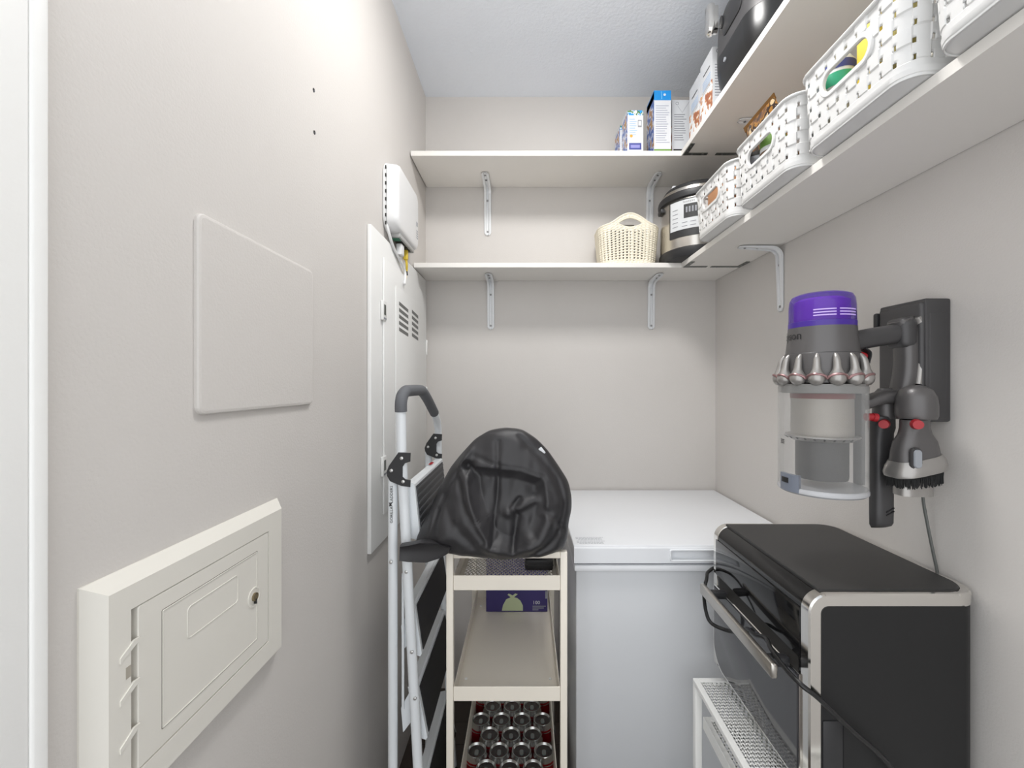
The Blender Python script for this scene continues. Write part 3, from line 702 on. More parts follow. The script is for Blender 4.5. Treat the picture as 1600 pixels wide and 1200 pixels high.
for x in (OX0+.04, OX1-.04):
    for y in (OY0+.05, OY1-.05): MB().lathe([(.014, 0), (.016, .0205)], 14, (x, y, RZ+.0005)).build('foot', M_blackp, t)
pth = smooth_path([(.56, 1.125, .72), (.51, 1.122, .80), P(1112, 893, 1.11)+Vector((-.008, 0, 0)), P(1104, 905, 1.08), P(1100, 925, 1.065), P(1103, 955, 1.04), P(1113, 975, 1.02), P(1142, 987, .98)+Vector((.004, 0, 0)), (.468, .90, .772), (.462, .86, .784), (.462, .82, .80), P(1205, 1014, .79), P(1225, 1042, .745), P(1252, 1070, .705), P(1280, 1092, .70), P(1330, 1140, .70), P(1380, 1185, .705), P(1420, 1240, .71)], 6)
c = tag(MB().tube(pth, .0042, 10).build('oven_power_cord', M_cable), 'black power cord draped over the steel oven handle', 'cord')

# ------------------------------------------------------------------ vacuum dock on right wall
dx, dya, dyb, dz0, dz1 = .746, .801, .906, 1.2185, 1.452
t = thing('vacuum_dock', 'dark grey wall dock plate holding the stick vacuum', 'vacuum dock', (XR, .85, dz0))
bs = MB().box(dx+.006, XR-.0005, dya, dyb, dz0, dz1, .004).build('base', M_gund, t)
MB().box(dx, dx+.03, dya+.003, dyb-.004, dz0+.004, dz1-.006, .006, 3).build('front_cover', M_gund, t)
MB().box(dx+.012, XR-.008, dya-.0012, dya+.003, dz0+.006, dz1-.026, .003).build('side_cover', M_gund, t)
MB().box(dx-.004, dx+.02, dyb-.004, dyb+.006, dz1-.06, dz1-.012, .004).build('clip', M_blackp, t)
for k, (y, z) in enumerate(((dya+.03, 1.26), (dya+.07, 1.26))): MB().box(dx-.001, dx+.004, y-.006, y+.006, z-.004, z+.004, .001).build('charge_contact', M_blackp, t)
for y, x in ((.843, .712), (.79, .724)):
    h = MB().lathe([(.001, 1.288), (.014, 1.286), (.0235, 1.279), (.0295, 1.266), (.031, 1.25), (.031, 1.232), (.029, 1.226)] if y < .8 else [(.001, 1.283), (.012, 1.281), (.019, 1.272), (.0215, 1.25), (.0215, 1.23), (.019, 1.222)], 24, (x, y, 0)).build('tool_holder', M_gun, t)
    MB().box(x+.01, dx+.008, y-.012, y+.012, 1.234, 1.262, .003).build('holder_arm', M_gund, h)

# ------------------------------------------------------------------ stick vacuum
VY = .83; vx = (1283.5-VPX)*VY/FPX; ks = VY/FPX
zpx = lambda py: CAMZ-(py-600)*ks
t = thing('stick_vacuum', 'grey stick vacuum with purple filter cap and clear dust bin', 'vacuum', (vx, VY, zpx(768)))
def vl(prof, name, m, par=t, n=48, caps=True): return MB().lathe([(r*ks, zpx(y)) for r, y in prof], n, (vx, VY, 0), caps=caps).build(name, m, par)
cap = vl([(44.5, 514), (44, 480), (43, 470), (40, 464), (34, 461), (1, 460)], 'filter_cap', M_purple)
vl([(37, 513), (37, 472), (30, 468), (1, 468)], 'filter', M_purplei, cap)
vl([(44.8, 514), (44.8, 505), (44.2, 504.5)], 'cap_base', mat('deep_purple', (64, 34, 140), .3), cap, caps=False)
face = math.atan2(-VY, -vx)                       # direction towards the viewer
def arc(r0, r1, ya, yb, a0, a1, n=14):
    mb = MB(); loops = []
    for k in range(n+1):
        a = face+math.radians(a0+(a1-a0)*k/n); c_, s_ = math.cos(a), math.sin(a)
        loops.append([(vx+r*ks*c_, VY+r*ks*s_, zpx(y)) for r, y in ((r0, ya), (r1, ya), (r1, yb), (r0, yb))])
    return mb.loft(loops)
M_lilac = mat('lilac_print', (206, 180, 244), .4)
for k, y in enumerate((488.5, 492.8, 497)):
    for a0, a1 in ((-13, 24), (30, 68)): arc(44.3, 44.9, y, y+1.7, a0, a1).build('print_line', M_lilac, cap)
bd = vl([(44, 514), (45, 513), (46, 530), (48.5, 553), (50, 554), (50.5, 590), (50, 598)], 'motor_body', M_gun)
vl([(48.7, 552.5), (49.2, 553), (49.2, 554.5), (48.7, 555)], 'body_seam', M_gund, bd, caps=False)
def wrap(x, y):
    a = face+math.radians(-85)+x/(46.2*ks); r = 46.6*ks+.0004-(.0018*(y/.02))*.35
    return Vector((vx+r*math.cos(a), VY+r*math.sin(a), zpx(531.5)+y))
text_mb('dyson', .0225, (0, 0, 0), (1, 0, 0), (0, 1, 0), fn=wrap).build('brand_print', M_ink, bd)
# cyclones: fat petals round the ring
N = 14
for k in range(N):
    a = face+2*PI*k/N+math.radians(-6)+.0; u = Vector((math.cos(a), math.sin(a), 0)); w_ = Vector((-u.y, u.x, 0)); c0 = Vector((vx, VY, 0))
    pth = [c0+u*(49*ks)+Vector((0, 0, zpx(556))), c0+u*(53*ks)+Vector((0, 0, zpx(562))), c0+u*(55*ks)+Vector((0, 0, zpx(572))), c0+u*(56*ks)+Vector((0, 0, zpx(582))), c0+u*(55*ks)+Vector((0, 0, zpx(592))), c0+u*(50*ks)+Vector((0, 0, zpx(600)))]
    MB().tube(smooth_path(pth, 3), [x*ks for x in (2.5, 3, 3.6, 4.2, 4.6, 4.9, 5.2, 5.5, 6, 7.5, 9.5, 11, 11.5, 10.5, 8, 4)], 12).build('cyclone', M_gunl, bd)
    lp = [c0+u*(57*ks)+w_*(-13*ks)+Vector((0, 0, zpx(592))), c0+u*(61*ks)+w_*(-9*ks)+Vector((0, 0, zpx(587.5))), c0+u*(65*ks)+Vector((0, 0, zpx(585.5))), c0+u*(61*ks)+w_*(9*ks)+Vector((0, 0, zpx(587.5))), c0+u*(57*ks)+w_*(13*ks)+Vector((0, 0, zpx(592)))]
    MB().tube(smooth_path(lp, 4), 2.0*ks, 8).build('cyclone_lip', mat('bronze_lip', (150, 118, 118), .3, .7), bd)
bn = vl([(56, 602), (59, 604), (59, 757), (58.5, 762), (57.8, 757), (57.8, 605), (55, 603)], 'dust_bin', M_clear)
vl([(57.5, 600), (58, 601), (58, 613), (57, 614)], 'bin_collar', mat('collar_grey', (120, 119, 117), .35), bn)
vl([(42, 613), (42, 622), (40, 622.5)], 'seal_ring', mat('dull_red', (120, 72, 70), .5), bn)
vl([(41, 620), (41.5, 680), (40, 681)], 'shroud_upper', M_filter, bn)
vl([(49, 679), (50, 681), (41, 687), (35, 686)], 'shroud_skirt', M_gunl, bn)
vl([(35, 684), (35, 742), (34, 746)], 'shroud_lower', M_cyc, bn)
for k in range(24):
    a = 2*PI*k/24; u = Vector((math.cos(a), math.sin(a), 0)); c0 = Vector((vx, VY, 0))
    MB().tube([c0+u*(46*ks)+Vector((0, 0, zpx(683.8))), c0+u*(49*ks)+Vector((0, 0, zpx(681.2)))], .0018, 6).build('skirt_slot', M_cyc, bn)
vl([(1, 758), (58, 757), (59.5, 760), (59.5, 764), (56, 767), (1, 769)], 'bin_door', mat('bin_door_grey', (176, 177, 180), .25), bn)
arc(54, 60.2, 738, 764, -62, -28).build('bin_catch', mat('catch_grey', (120, 126, 138), .25), bn)
arc(59.6, 60.5, 744, 752, -58, -44).build('catch_window', M_ink, bn)
for k in range(3): arc(59.0, 59.6, 686+k*2.6, 687.4+k*2.6, -62, -54, 3).build('level_mark', M_ink, bn)
# back spine of the bin and the handle going to the dock
V = Vector
MB().box(vx+56*ks, vx+63*ks, VY-.01, VY+.012, zpx(757), zpx(600), .002).build('spine', M_blackp, t)
def bar(pts, w, h, name, m, par=t):
    pts = smooth_path(pts, 6); mb = MB(); loops = []
    for i, p in enumerate(pts):
        tt = (pts[min(i+1, len(pts)-1)]-pts[max(i-1, 0)]).normalized(); s1 = Vector((0, 1, 0)); s2 = tt.cross(s1).normalized()
        hh = h(i/(len(pts)-1)) if callable(h) else h; ww = w(i/(len(pts)-1)) if callable(w) else w
        loops.append([p+s1*(a*ww)+s2*(b*hh) for a, b in rrect(1, 1, .38, 3)()])
    return mb.loft(loops).build(name, m, par)
X_ = lambda px: (px-VPX)*VY/FPX
bar([V((X_(1322), VY, zpx(537))), V((X_(1350), VY, zpx(530))), V((X_(1385), VY, zpx(524))), V((X_(1412), VY, zpx(520)))], .034, .038, 'upper_arm', M_gund)
MB().box(X_(1396), X_(1421), VY-.024, VY+.024, zpx(545), zpx(497), .012, 3).build('arm_joint', M_gund, t)
hd = bar([V((X_(1405), VY-.002, zpx(500))), V((X_(1412), VY-.002, zpx(520))), V((X_(1414), VY-.002, zpx(560))), V((X_(1410), VY-.002, zpx(595))), V((X_(1400), VY-.002, zpx(618))), V((X_(1372), VY-.002, zpx(622))), V((X_(1345), VY, zpx(632)))], .04, lambda f: .036-.014*f, 'grip', M_gun)
bar([V((X_(1419), VY-.002, zpx(498))), V((X_(1426), VY-.002, zpx(515))), V((X_(1425), VY-.002, zpx(560))), V((X_(1421), VY-.002, zpx(600)))], .046, .016, 'battery_cap', M_gunl)
bar([V((X_(1340), VY, zpx(552))), V((X_(1350), VY, zpx(556))), V((X_(1352), VY, zpx(570)))], .016, .008, 'trigger', M_red, hd)
bar([V((X_(1344), VY-.004, zpx(545))), V((X_(1353), VY-.004, zpx(552))), V((X_(1350), VY-.004, zpx(568)))], .02, .005, 'trigger_guard', M_blackp, hd)
rl = MB().tube([V((X_(1337), VY-.025, zpx(650))), V((X_(1346), VY-.026, zpx(650)))], .007, 12).build('release_button', M_red, t)
MB().tube([V((X_(1346), VY-.026, zpx(650))), V((X_(1352), VY-.027, zpx(651)))], .008, 12).build('release_button', M_red, t)

# ------------------------------------------------------------------ crevice tool and brush tool hanging from the dock
kk = .843/FPX
def pz(py, Y): return CAMZ-(py-600)*Y/FPX
cxp, Y = .712, .843
t = thing('crevice_tool', 'long dark grey crevice nozzle hanging from vacuum dock', 'vacuum tool', (cxp, Y, pz(824, Y)))
c0 = V(((1377-VPX)*Y/FPX, Y, 0)); mb = MB(); loops = []
for py, w, d in ((650, 15, 14), (668, 15.5, 14), (676, 14, 12), (690, 14.5, 11), (800, 14.5, 11), (818, 14, 11), (823, 12, 9)):
    loops.append([c0+V((a*w*2*kk, b*d*2*kk, pz(py, Y)-(.012 if py > 700 else 0)*(b))) for a, b in rrect(1, 1, .3, 4)()])
mb.loft(loops); cr = mb.build('nozzle', M_gund, t)
for r in range(2):
    for k in range(6):
        MB().box(c0.x-.002+k*.0027, c0.x-.0006+k*.0027, Y-11.5*kk-.001, Y-11*kk+.002, pz(797+r*5-k*1.2, Y)-.001, pz(797+r*5-k*1.2, Y)+.0015).build('grip_slot', M_ink, cr)
MB().tube([c0+V((-.011, -.02, pz(661, Y))), c0+V((-.019, -.028, pz(661, Y)))], [.0095, .008], 14).build('release_button', M_red, t)
Y = .79; kk = Y/FPX; c0 = V(((1429-VPX)*Y/FPX, Y, 0))
t = thing('brush_tool', 'grey combination brush nozzle with black bristles hanging from dock', 'vacuum tool', (c0.x, Y, pz(774, Y)))
mb = MB(); loops = []
for py, w, d, r in ((655, 19, 17, .5), (668, 20, 16, .5), (678, 22, 15, .4), (690, 28, 18, .35), (705, 31, 20, .35), (722, 32, 22, .35)):
    loops.append([c0+V((a*w*2*kk, b*d*2*kk, pz(py, Y)+a*w*kk*.12)) for a, b in rrect(1, 1, r, 5)()])
mb.loft(loops); nz = mb.build('nozzle', M_gun, t)
mb = MB(); loops = []
for py, w, d in ((714, 33, 22), (722, 37, 26), (732, 39, 28), (737, 37.5, 27)):
    loops.append([c0+V((a*w*2*kk, b*d*2*kk, pz(py, Y)+a*w*kk*.45)) for a, b in rrect(1, 1, .35, 5)()])
mb.loft(loops); mb.build('brush_collar', M_gunl, t)
mb = MB()
for r in range(3):
    ol = rrect(1, 1, .35, 9)(); 
    for k, (a, b) in enumerate([q for i in range(len(ol)) for q in [ol[i]]]):
        pass
    n = 110
    per = [V((a, b)) for a, b in ol]; per.append(per[0]); ls = [(per[i+1]-per[i]).length for i in range(len(per)-1)]; tot = sum(ls)
    for k in range(n):
        d = tot*(k+random.random()*.6)/n; i = 0
        while d > ls[i] and i < len(ls)-1: d -= ls[i]; i += 1
        a, b = per[i]+(per[i+1]-per[i])*(d/ls[i]); f = 1-.05*r
        p = c0+V((a*68*kk*f, b*46*kk*f, pz(735, Y)+a*.5*72*kk*.22)); e = p+V((random.uniform(-.002, .002)-a*.004, random.uniform(-.002, .002), -(20+random.uniform(-3, 3))*kk))
        mb.tube([p, e], [.0012, .0008], 4)
bs = mb.build('bristles', M_bristle, t); bs['kind'] = 'stuff'
MB().loft([[c0+V((a*50*kk-.003, b*30*kk, pz(py, Y))) for a, b in rrect(1, 1, .3, 4)()] for py in (735, 768, 773)]).build('inner_nozzle', M_gunl, t)
cp = c0+V((-.021, -.0235, 0))
MB().plate(cp+V((0, 0, pz(713, Y))), (1, 0, 0), (0, 0, 1), (0, -1, 0), rrect(17*kk, 34*kk, 7.5*kk), [(0, 0), (.003, 0), (.005, .001)]).build('slide_frame', M_gund, t)
MB().plate(cp+V((0, -.005, pz(713, Y))), (1, 0, 0), (0, 0, 1), (0, -1, 0), rrect(11.5*kk, 28*kk, 5.2*kk), [(0, 0), (.0015, 0), (.003, .001)]).build('slide_button', mat('button_grey', (150, 154, 160), .4), t)
MB().tube([c0+V((-.019, -.024, pz(661, Y))), c0+V((-.024, -.034, pz(661, Y)))], [.0095, .008], 14).build('release_button', M_red, t)
c = tag(MB().tube(smooth_path([(.765, .822, 1.222), (.765, .822, 1.15), (.766, .822, 1.075), (.775, .822, 1.02), (.786, .822, .965), (.795, .822, .92), (.797, .822, .87), (.7972, .822, .6)], 5), .0026, 8).build('charger_cable', M_gcable), 'thin grey charger cable running down from vacuum dock behind oven', 'cable')

# ------------------------------------------------------------------ woven and knitted baskets (real openings in a thin shell)
def shell(name, m, parent, W_, D_, R_, H_, taper, cell, rows, sub, hole, bulge, hfun=None, thick=.0022, brk=None, ang=50):
    per = []; n = 14
    def outline(sx):
        a, b, r = W_/2*sx, D_/2*sx, R_*sx; return a, b, r
    # arclength sampling of the rim outline, start in the middle of the -Y face
    a, b, r = W_/2, D_/2, R_; segs = []
    L1, L2, LA = 2*(a-r), 2*(b-r), PI/2*r; tot = 2*(L1+L2)+4*LA
    def at(s):
        s = (s+L1/2) % tot
        for kind in range(4):
            Ls = L1 if kind % 2 == 0 else L2
            if s <= Ls:
                x = s-Ls/2; p = V((x, -b)) if kind == 0 else V((a, x)) if kind == 1 else V((-x, b)) if kind == 2 else V((-a, -x))
                return p, V(((0, -1), (1, 0), (0, 1), (-1, 0))[kind]), kind
            s -= Ls
            if s <= LA:
                th = -PI/2+kind*PI/2+s/r; c_ = ((a-r, -b+r), (a-r, b-r), (-a+r, b-r), (-a+r, -b+r))[kind]
                return V((c_[0]+r*math.cos(th), c_[1]+r*math.sin(th))), V((math.cos(th), math.sin(th))), kind
            s -= LA
        return V((0, -b)), V((0, -1)), 0
    brk = brk or [k/sub for k in range(sub)]; sub = len(brk)
    nc = 2*round(tot/cell/2); NU = nc*sub; NV = rows*sub
    cu = lambda i: i//sub+brk[i % sub]
    vs = []; fs = []
    for j in range(NV+1):
        for i in range(NU):
            s = tot*cu(i)/nc; p, nn, kd = at(s); v = cu(j)/rows; hh = hfun(p) if hfun else H_
            q = 1-taper*(1-v)
            bu = bulge(cu(i), cu(j))
            vs.append((p.x*q+nn.x*bu, p.y*q+nn.y*bu, v*hh))
    for j in range(NV):
        for i in range(NU):
            um, vm = (cu(i)+cu(i+1))/2, (cu(j)+cu(j+1))/2; s = tot*um/nc; p, nn, kd = at(s); v = vm/rows; hh = hfun(p) if hfun else H_
            if hole(um, vm, p, v*hh, kd): continue
            k = (i+1) % NU; fs.append((j*NU+i, j*NU+k, (j+1)*NU+k, (j+1)*NU+i))
    mb = MB(); mb.add(vs, fs); o = mb.build(name, m, parent, ang=ang, local=True)
    so = o.modifiers.new('thickness', 'SOLIDIFY'); so.thickness = thick; so.offset = -1
    rim = [V((at(tot*i/96)[0].x, at(tot*i/96)[0].y, hfun(at(tot*i/96)[0]) if hfun else H_)) for i in range(96)]
    return o, rim
def ring(pts, r, name, m, parent, n=8, flat=1.):
    mb = MB(); N = len(pts); loops = []
    for i, p in enumerate(pts):
        tt = (pts[(i+1) % N]-pts[i-1]).normalized(); up = V((0, 0, 1)); s1 = tt.cross(up); s1 = s1.normalized() if s1.length > 1e-4 else V((1, 0, 0)); s2 = s1.cross(tt)
        loops.append([p+s1*(r*math.cos(2*PI*k/n))+s2*(r*flat*math.sin(2*PI*k/n)) for k in range(n)])
    loops.append(loops[0]); mb.loft(loops, False, False); return mb.build(name, m, parent, local=True)
BW, BD, BH, BR = .246, .19, .142, .035                # local: long side along X, front = -Y
SLZ, SLW, SLH = .093, .104, .036
def in_slot(x, z, grow=0.):
    hw, hh = SLW/2+grow, SLH/2+grow; dx_ = max(0, abs(x)-(hw-hh)); return math.hypot(dx_, z-SLZ) < hh
def whole(u, v, p, z, kd):
    if kd in (0, 2) and abs(p.x) < .08 and in_slot(p.x, z, .002): return True
    fu, fv = u % 1, v % 1
    return (fu < .2 and fv < .3) and int(v) > 0 and z < BH-.012
def wbulge(u, v):
    i, j = int(u+1e-6), int(v+1e-6); fu, fv = u-i, v-j
    if j == 0: return 0
    if (i+j) % 2 == 0: return .0011*(1 if .04 < fv < .96 else 0)
    return -.0008*(1 if .04 < fu < .96 else 0)
def make_basket(label, loc):
    t = thing('woven_basket', label, 'basket', loc, 'white woven baskets on the lower shelf', rot=(0, math.asin(TILT), -PI/2))
    o, rim = shell('woven_wall', M_wb, t, BW, BD, BR, BH, .075, .0245, 6, 6, whole, wbulge, brk=[0, .05, .13, .21, .32, .5, .65, .8, .95], ang=24)
    ring([p+V((0, 0, .001)) for p in rim], .0052, 'rim', M_wb, t, 10, .75)
    bt = [V((a, b, 0)) for a, b in rrect(BW*.925, BD*.925, BR, 8)()]
    MB().loft([[V((p.x*f, p.y*f, z)) for p in bt] for f, z in ((.95, .0003), (.985, .0015), (1.018, .005), (1.026, .013), (1.0, .0145), (.96, .004))]).build('bottom', M_wb, t, local=True)
    for sg in (-1, 1):
        pts = []
        for k in range(40):
            a = 2*PI*k/40; hw = (SLW-SLH)/2; x = (hw if math.cos(a) > 0 else -hw)+(SLH/2+.003)*math.cos(a); z = SLZ+(SLH/2+.003)*math.sin(a)
            q = 1-.075*(1-z/BH); pts.append(V((x, sg*BD/2*q+sg*.0005, z)))
        mb = MB(); loops = []
        for i, p in enumerate(pts):
            c_ = V((max(-(SLW-SLH)/2, min((SLW-SLH)/2, p.x)), p.y, SLZ)); d = (p-c_); d.y = 0; d.normalize(); nn = V((0, sg, 0))
            loops.append([p+d*a_+nn*b_ for a_, b_ in ((-.0045, -.003), (-.0045, .0015), (-.003, .0028), (.003, .0028), (.0045, .0015), (.0045, -.003))])
        loops.append(loops[0]); mb.loft(loops, False, False); mb.build('handle_frame', M_wb, t, local=True)
    return t
bcx = .545+BD*.925/2
labs = ['white woven basket nearest the pressure cooker, brown packet inside', 'white woven basket with a gold snack bag sticking out', 'large-looking white woven basket holding yellow packets, second nearest the viewer', 'white woven basket at the upper right edge, only partly visible']
for lab, yc in zip(labs, (1.245, .983, .722, .462)):
    b = make_basket(lab, (bcx, yc, zr(LZ, yc, LF)+.0012))
# contents
def pillow(name, m, parent, w, h, d, n=12, seed=0):
    mb = MB()
    for sg in (1, -1):
        vs = []; fs = []
        for j in range(n+1):
            for i in range(n+1):
                a, b = i/n*2-1, j/n*2-1; e = max(0, (1-a**4)*(1-b**4))**.6
                vs.append((a*w/2*(1-.05*b*b), sg*d/2*e+.006*noise.noise(V((a*3+seed, b*3, sg)))*e, (b+1)/2*h))
        for j in range(n):
            for i in range(n): fs.append((j*(n+1)+i, j*(n+1)+i+1, (j+1)*(n+1)+i+1, (j+1)*(n+1)+i))
        mb.add(vs, fs)
    return mb.build(name, m, parent, local=True)
def z_at(y): return zr(LZ, y, LF)+.006
y = 1.245; t = thing('paper_packet', 'brown paper packet inside the basket beside the cooker', 'packet', (.64, y, z_at(y)))
MB().box(.574, .70, y-.065, y+.102, z_at(y), z_at(y)+.15, .004).build('packet', M_kraft, t); MB().box(.5735, .7005, y-.0655, y+.1025, z_at(y)+.135, z_at(y)+.14, .001).build('fold', M_kraft, t)
y = 1.05; t = thing('snack_bag', 'crinkled gold foil snack bag poking out of a white basket', 'snack bag', (.66, y, z_at(y)), rot=(math.radians(22), 0, -PI/2))
o_ = pillow('pouch', print_mat('gold_foil_print', [(0, (58, 38, 24)), (.42, (104, 70, 40)), (.5, (150, 104, 40)), (.56, (44, 28, 20)), (.62, (190, 166, 130))], (40, 40, 30), .3), t, .14, .230, .034, seed=2)
MB().box(-.068, .068, -.001, .001, .222, .236).build('crimp', M_gold, t, local=True)
y = 1.0; t = thing('label_jar', 'pale jar with green label inside the second white basket', 'jar', (.58, y, z_at(y)))
MB().lathe([(.026, 0), (.027, .004), (.027, .124), (.02, .13)], 24, (.58, y, z_at(y))).build('jar', M_ctn, t); MB().lathe([(.0274, .100), (.0274, .124)], 24, (.58, y, z_at(y)), False).build('label', M_green, t)
MB().lathe([(.0275, .078), (.0275, .09)], 24, (.58, y, z_at(y)), False).build('label_stripe', mat('brown_print', (110, 84, 60), .5), t)
y = 1.062; t = thing('white_tin', 'off-white tin behind the handle hole of the second basket', 'tin', (.575, y, z_at(y)))
MB().lathe([(.022, 0), (.022, .11), (.019, .116)], 20, (.575, y, z_at(y))).build('tin', M_grey, t); MB().lathe([(.0225, .108), (.0225, .118), (.001, .118)], 20, (.575, y, z_at(y))).build('lid', M_dark, t)
y = .735; t = thing('sponge_pack', 'yellow packet visible through the basket handle hole', 'packet', (.62, y, z_at(y)))
MB().box(.59, .66, y-.022, y+.028, z_at(y), z_at(y)+.178, .006).build('packet', M_yel, t); MB().box(.5895, .6605, y-.0225, y+.0285, z_at(y)+.09, z_at(y)+.10, .001).build('band', M_ctn, t)
y = .80; t = thing('soap_bottle', 'white bottle with blue and green label inside the near basket', 'bottle', (.586, y, z_at(y)))
zb = z_at(y); MB().lathe([(.026, 0), (.028, .005), (.028, .145), (.02, .158), (.012, .162), (.012, .175)], 24, (.586, y, zb)).build('bottle', M_ctn, t)
MB().lathe([(.0284, .128), (.0284, .143)], 24, (.586, y, zb), False).build('blue_label', M_navy, t); MB().lathe([(.0285, .098), (.0285, .122)], 24, (.586, y, zb), False).build('green_label', mat('mint_print', (60, 180, 140), .4), t)
y = .675; t = thing('olive_pouch', 'olive printed pouch behind the yellow packet in near basket', 'packet', (.60, y, z_at(y)), rot=(0, 0, -PI/2))
pillow('pouch', mat('olive_print', (150, 138, 70), .45, var=.2, vscale=60), t, .06, .175, .03, seed=5)
MB().box(-.03, .03, -.001, .001, .168, .18).build('crimp', mat('olive_print', (0, 0, 0)), t, local=True)

# cream knitted basket
kw, kd_, kh = .232, .15, .158
def khf(p):
    u = abs(p.x)/(kw/2)
    base = kh-.012*u**3
    return base+.036*(math.cos(min(1, u/.72)*PI)*.5+.5)**.8
def khole(u, v, p, z, kd):
    if abs(p.x) < .062 and kd in (0, 2) or (abs(p.x) < .062):
        top = khf(p)-.016; bot = .148+.018*(abs(p.x)/.056)**2-.006
        if bot < z < top and abs(p.x) < .056: return True
    fu, fv = u % 1, v % 1
    return fu < .3 and .25 <= fv < .8 and .018 < z < khf(p)-.022 and not (abs(p.x) < .066 and z > .132)
def kbulge(u, v):
    fu = u % 1; return .0024*max(0, math.sin(PI*fu))**.7*(.5+.5*math.sin(2*PI*(v+abs(fu-.5)*1.3)))
t = thing('knit_basket', 'cream knit-textured plastic basket with arched handle on lower shelf', 'basket', (.3965, 1.694, LZ+.0006))
o, rim = shell('knit_wall', M_cream, t, kw, kd_, .05, kh, .11, .0152, 18, 5, khole, kbulge, khf, .0025)
ring(rim, .0048, 'rim', M_cream, t, 8, .9)
pts = [V((a*.89, b*.89, 0)) for a, b in rrect(kw, kd_, .05, 8)()]
MB().loft([[V((p.x*f, p.y*f, z)) for p in pts] for f, z in ((.96, .0002), (1.0, .003), (1.004, .014), (.97, .0145), (.95, .004))]).build('bottom', M_cream, t, local=True)
for sg in (-1, 1):
    lo = [V((x, 0, .142+.018*(abs(x)/.056)**2)) for x in [-.056+.112*k/16 for k in range(17)]]
    hi = [V((x, 0, khf(V((x, 0)))-.016)) for x in [.056-.112*k/16 for k in range(17)]]
    lp = lo+hi[1:-1]
    for p in lp: p.y = sg*kd_/2*(1-.11*(1-p.z/khf(p)))
    ring(lp, .0038, 'handle_edge', M_cream, t, 8)
tt = thing('folded_bags', 'crumpled grey bags seen through the cream basket handle', 'bags', (.3965, 1.70, LZ+.006))
pillow('bag', mat('pale_grey_film', (196, 194, 184), .4, bump=.4, bscale=50), tt, .16, .155, .07, seed=9); pillow('bag', mat('dark_film', (96, 92, 84), .5), tt, .10, .165, .03, seed=4).location = (-.02, -.028, 0)

# ------------------------------------------------------------------ pressure cooker
cx, cy, R = .6545, 1.625, .136
t = thing('pressure_cooker', 'round stainless pressure cooker with black lid in shelf corner', 'cooker', (cx, cy, LZ+.0006))
def cl(prof, name, m, par=t, caps=True): return MB().lathe(prof, 56, (cx, cy, LZ+.0006), caps).build(name, m, par)
cl([(.118, 0), (.132, .004), (.14, .018), (.1395, .034), (R, .038)], 'base', M_blackp)
bd = cl([(R-.001, .037), (R, .04), (R, .212), (R-.001, .214)], 'body', M_steel)
cl([(R+.001, .212), (.143, .216), (.145, .228), (.143, .238), (.136, .242)], 'lid_ring', M_blackp)
cl([(.136, .240), (.134, .252), (.129, .257), (.125, .258)], 'lid_band', M_steel)
cl([(.128, .256), (.127, .262), (.12, .272), (.1, .279), (.06, .283), (.001, .284)], 'lid', M_blackp)
MB().box(cx-.035, cx+.035, cy-.018, cy+.018, LZ+.28, LZ+.312, .01, 3).build('lid_handle', M_blackp, t)
MB().box(cx-.105, cx-.09, cy-.03, cy-.015, LZ+.27, LZ+.289, .002).build('steam_valve', M_ctn, t)
for a in (math.radians(185),): MB().box(cx+.135*math.cos(a)-.012, cx+.135*math.cos(a)+.004, cy-.022, cy+.022, LZ+.19, LZ+.208, .006).build('side_grip', M_blackp, t)
fa = math.atan2(-1.3, -.52)-math.radians(13)                       # control panel direction, facing the room
def cpatch(r, dr, a0, a1, z0, z1, n=12):
    mb = MB(); loops = []
    for k in range(n+1):
        a = fa+math.radians(a0+(a1-a0)*k/n); c_, s_ = math.cos(a), math.sin(a)
        loops.append([(cx+q*c_, cy+q*s_, LZ+z) for q, z in ((r, z0), (r+dr, z0), (r+dr, z1), (r, z1))])
    return mb.loft(loops)
pn = cpatch(R-.002, .006, -30, 36, .074, .207, 16).build('control_panel', M_blackp, t)
cpatch(R+.004, .0007, -28, 34, .099, .203, 16).build('panel_face', mat('panel_silver', (206, 208, 210), .4), pn)
cpatch(R+.0047, .0006, -6, 16, .137, .186, 8).build('display', M_ink, pn)
for k in range(4): cpatch(R+.0053, .0004, -3+k*4.2, -.6+k*4.2, .156, .176, 2).build('display_digit', M_grey, pn)
for r in range(5):
    for cdeg in (-24, 20): cpatch(R+.0047, .0004, cdeg, cdeg+9, .172-r*.015, .1745-r*.015, 3).build('button_print', M_grey, pn)
for r in range(2):
    for cdeg in (-9, 3): cpatch(R+.0047, .0004, cdeg, cdeg+8, .121-r*.013, .1235-r*.013, 3).build('button_print', M_grey, pn)
def wrapc(x, y):
    a = fa+math.radians(-7)+x/(R+.005); return V((cx+(R+.0052)*math.cos(a), cy+(R+.0052)*math.sin(a), LZ+.1915+y))
text_mb('Instant', .0115, (0, 0, 0), (1, 0, 0), (0, 1, 0), fn=wrapc, spacing=1.25).build('brand_print', M_ink, pn)

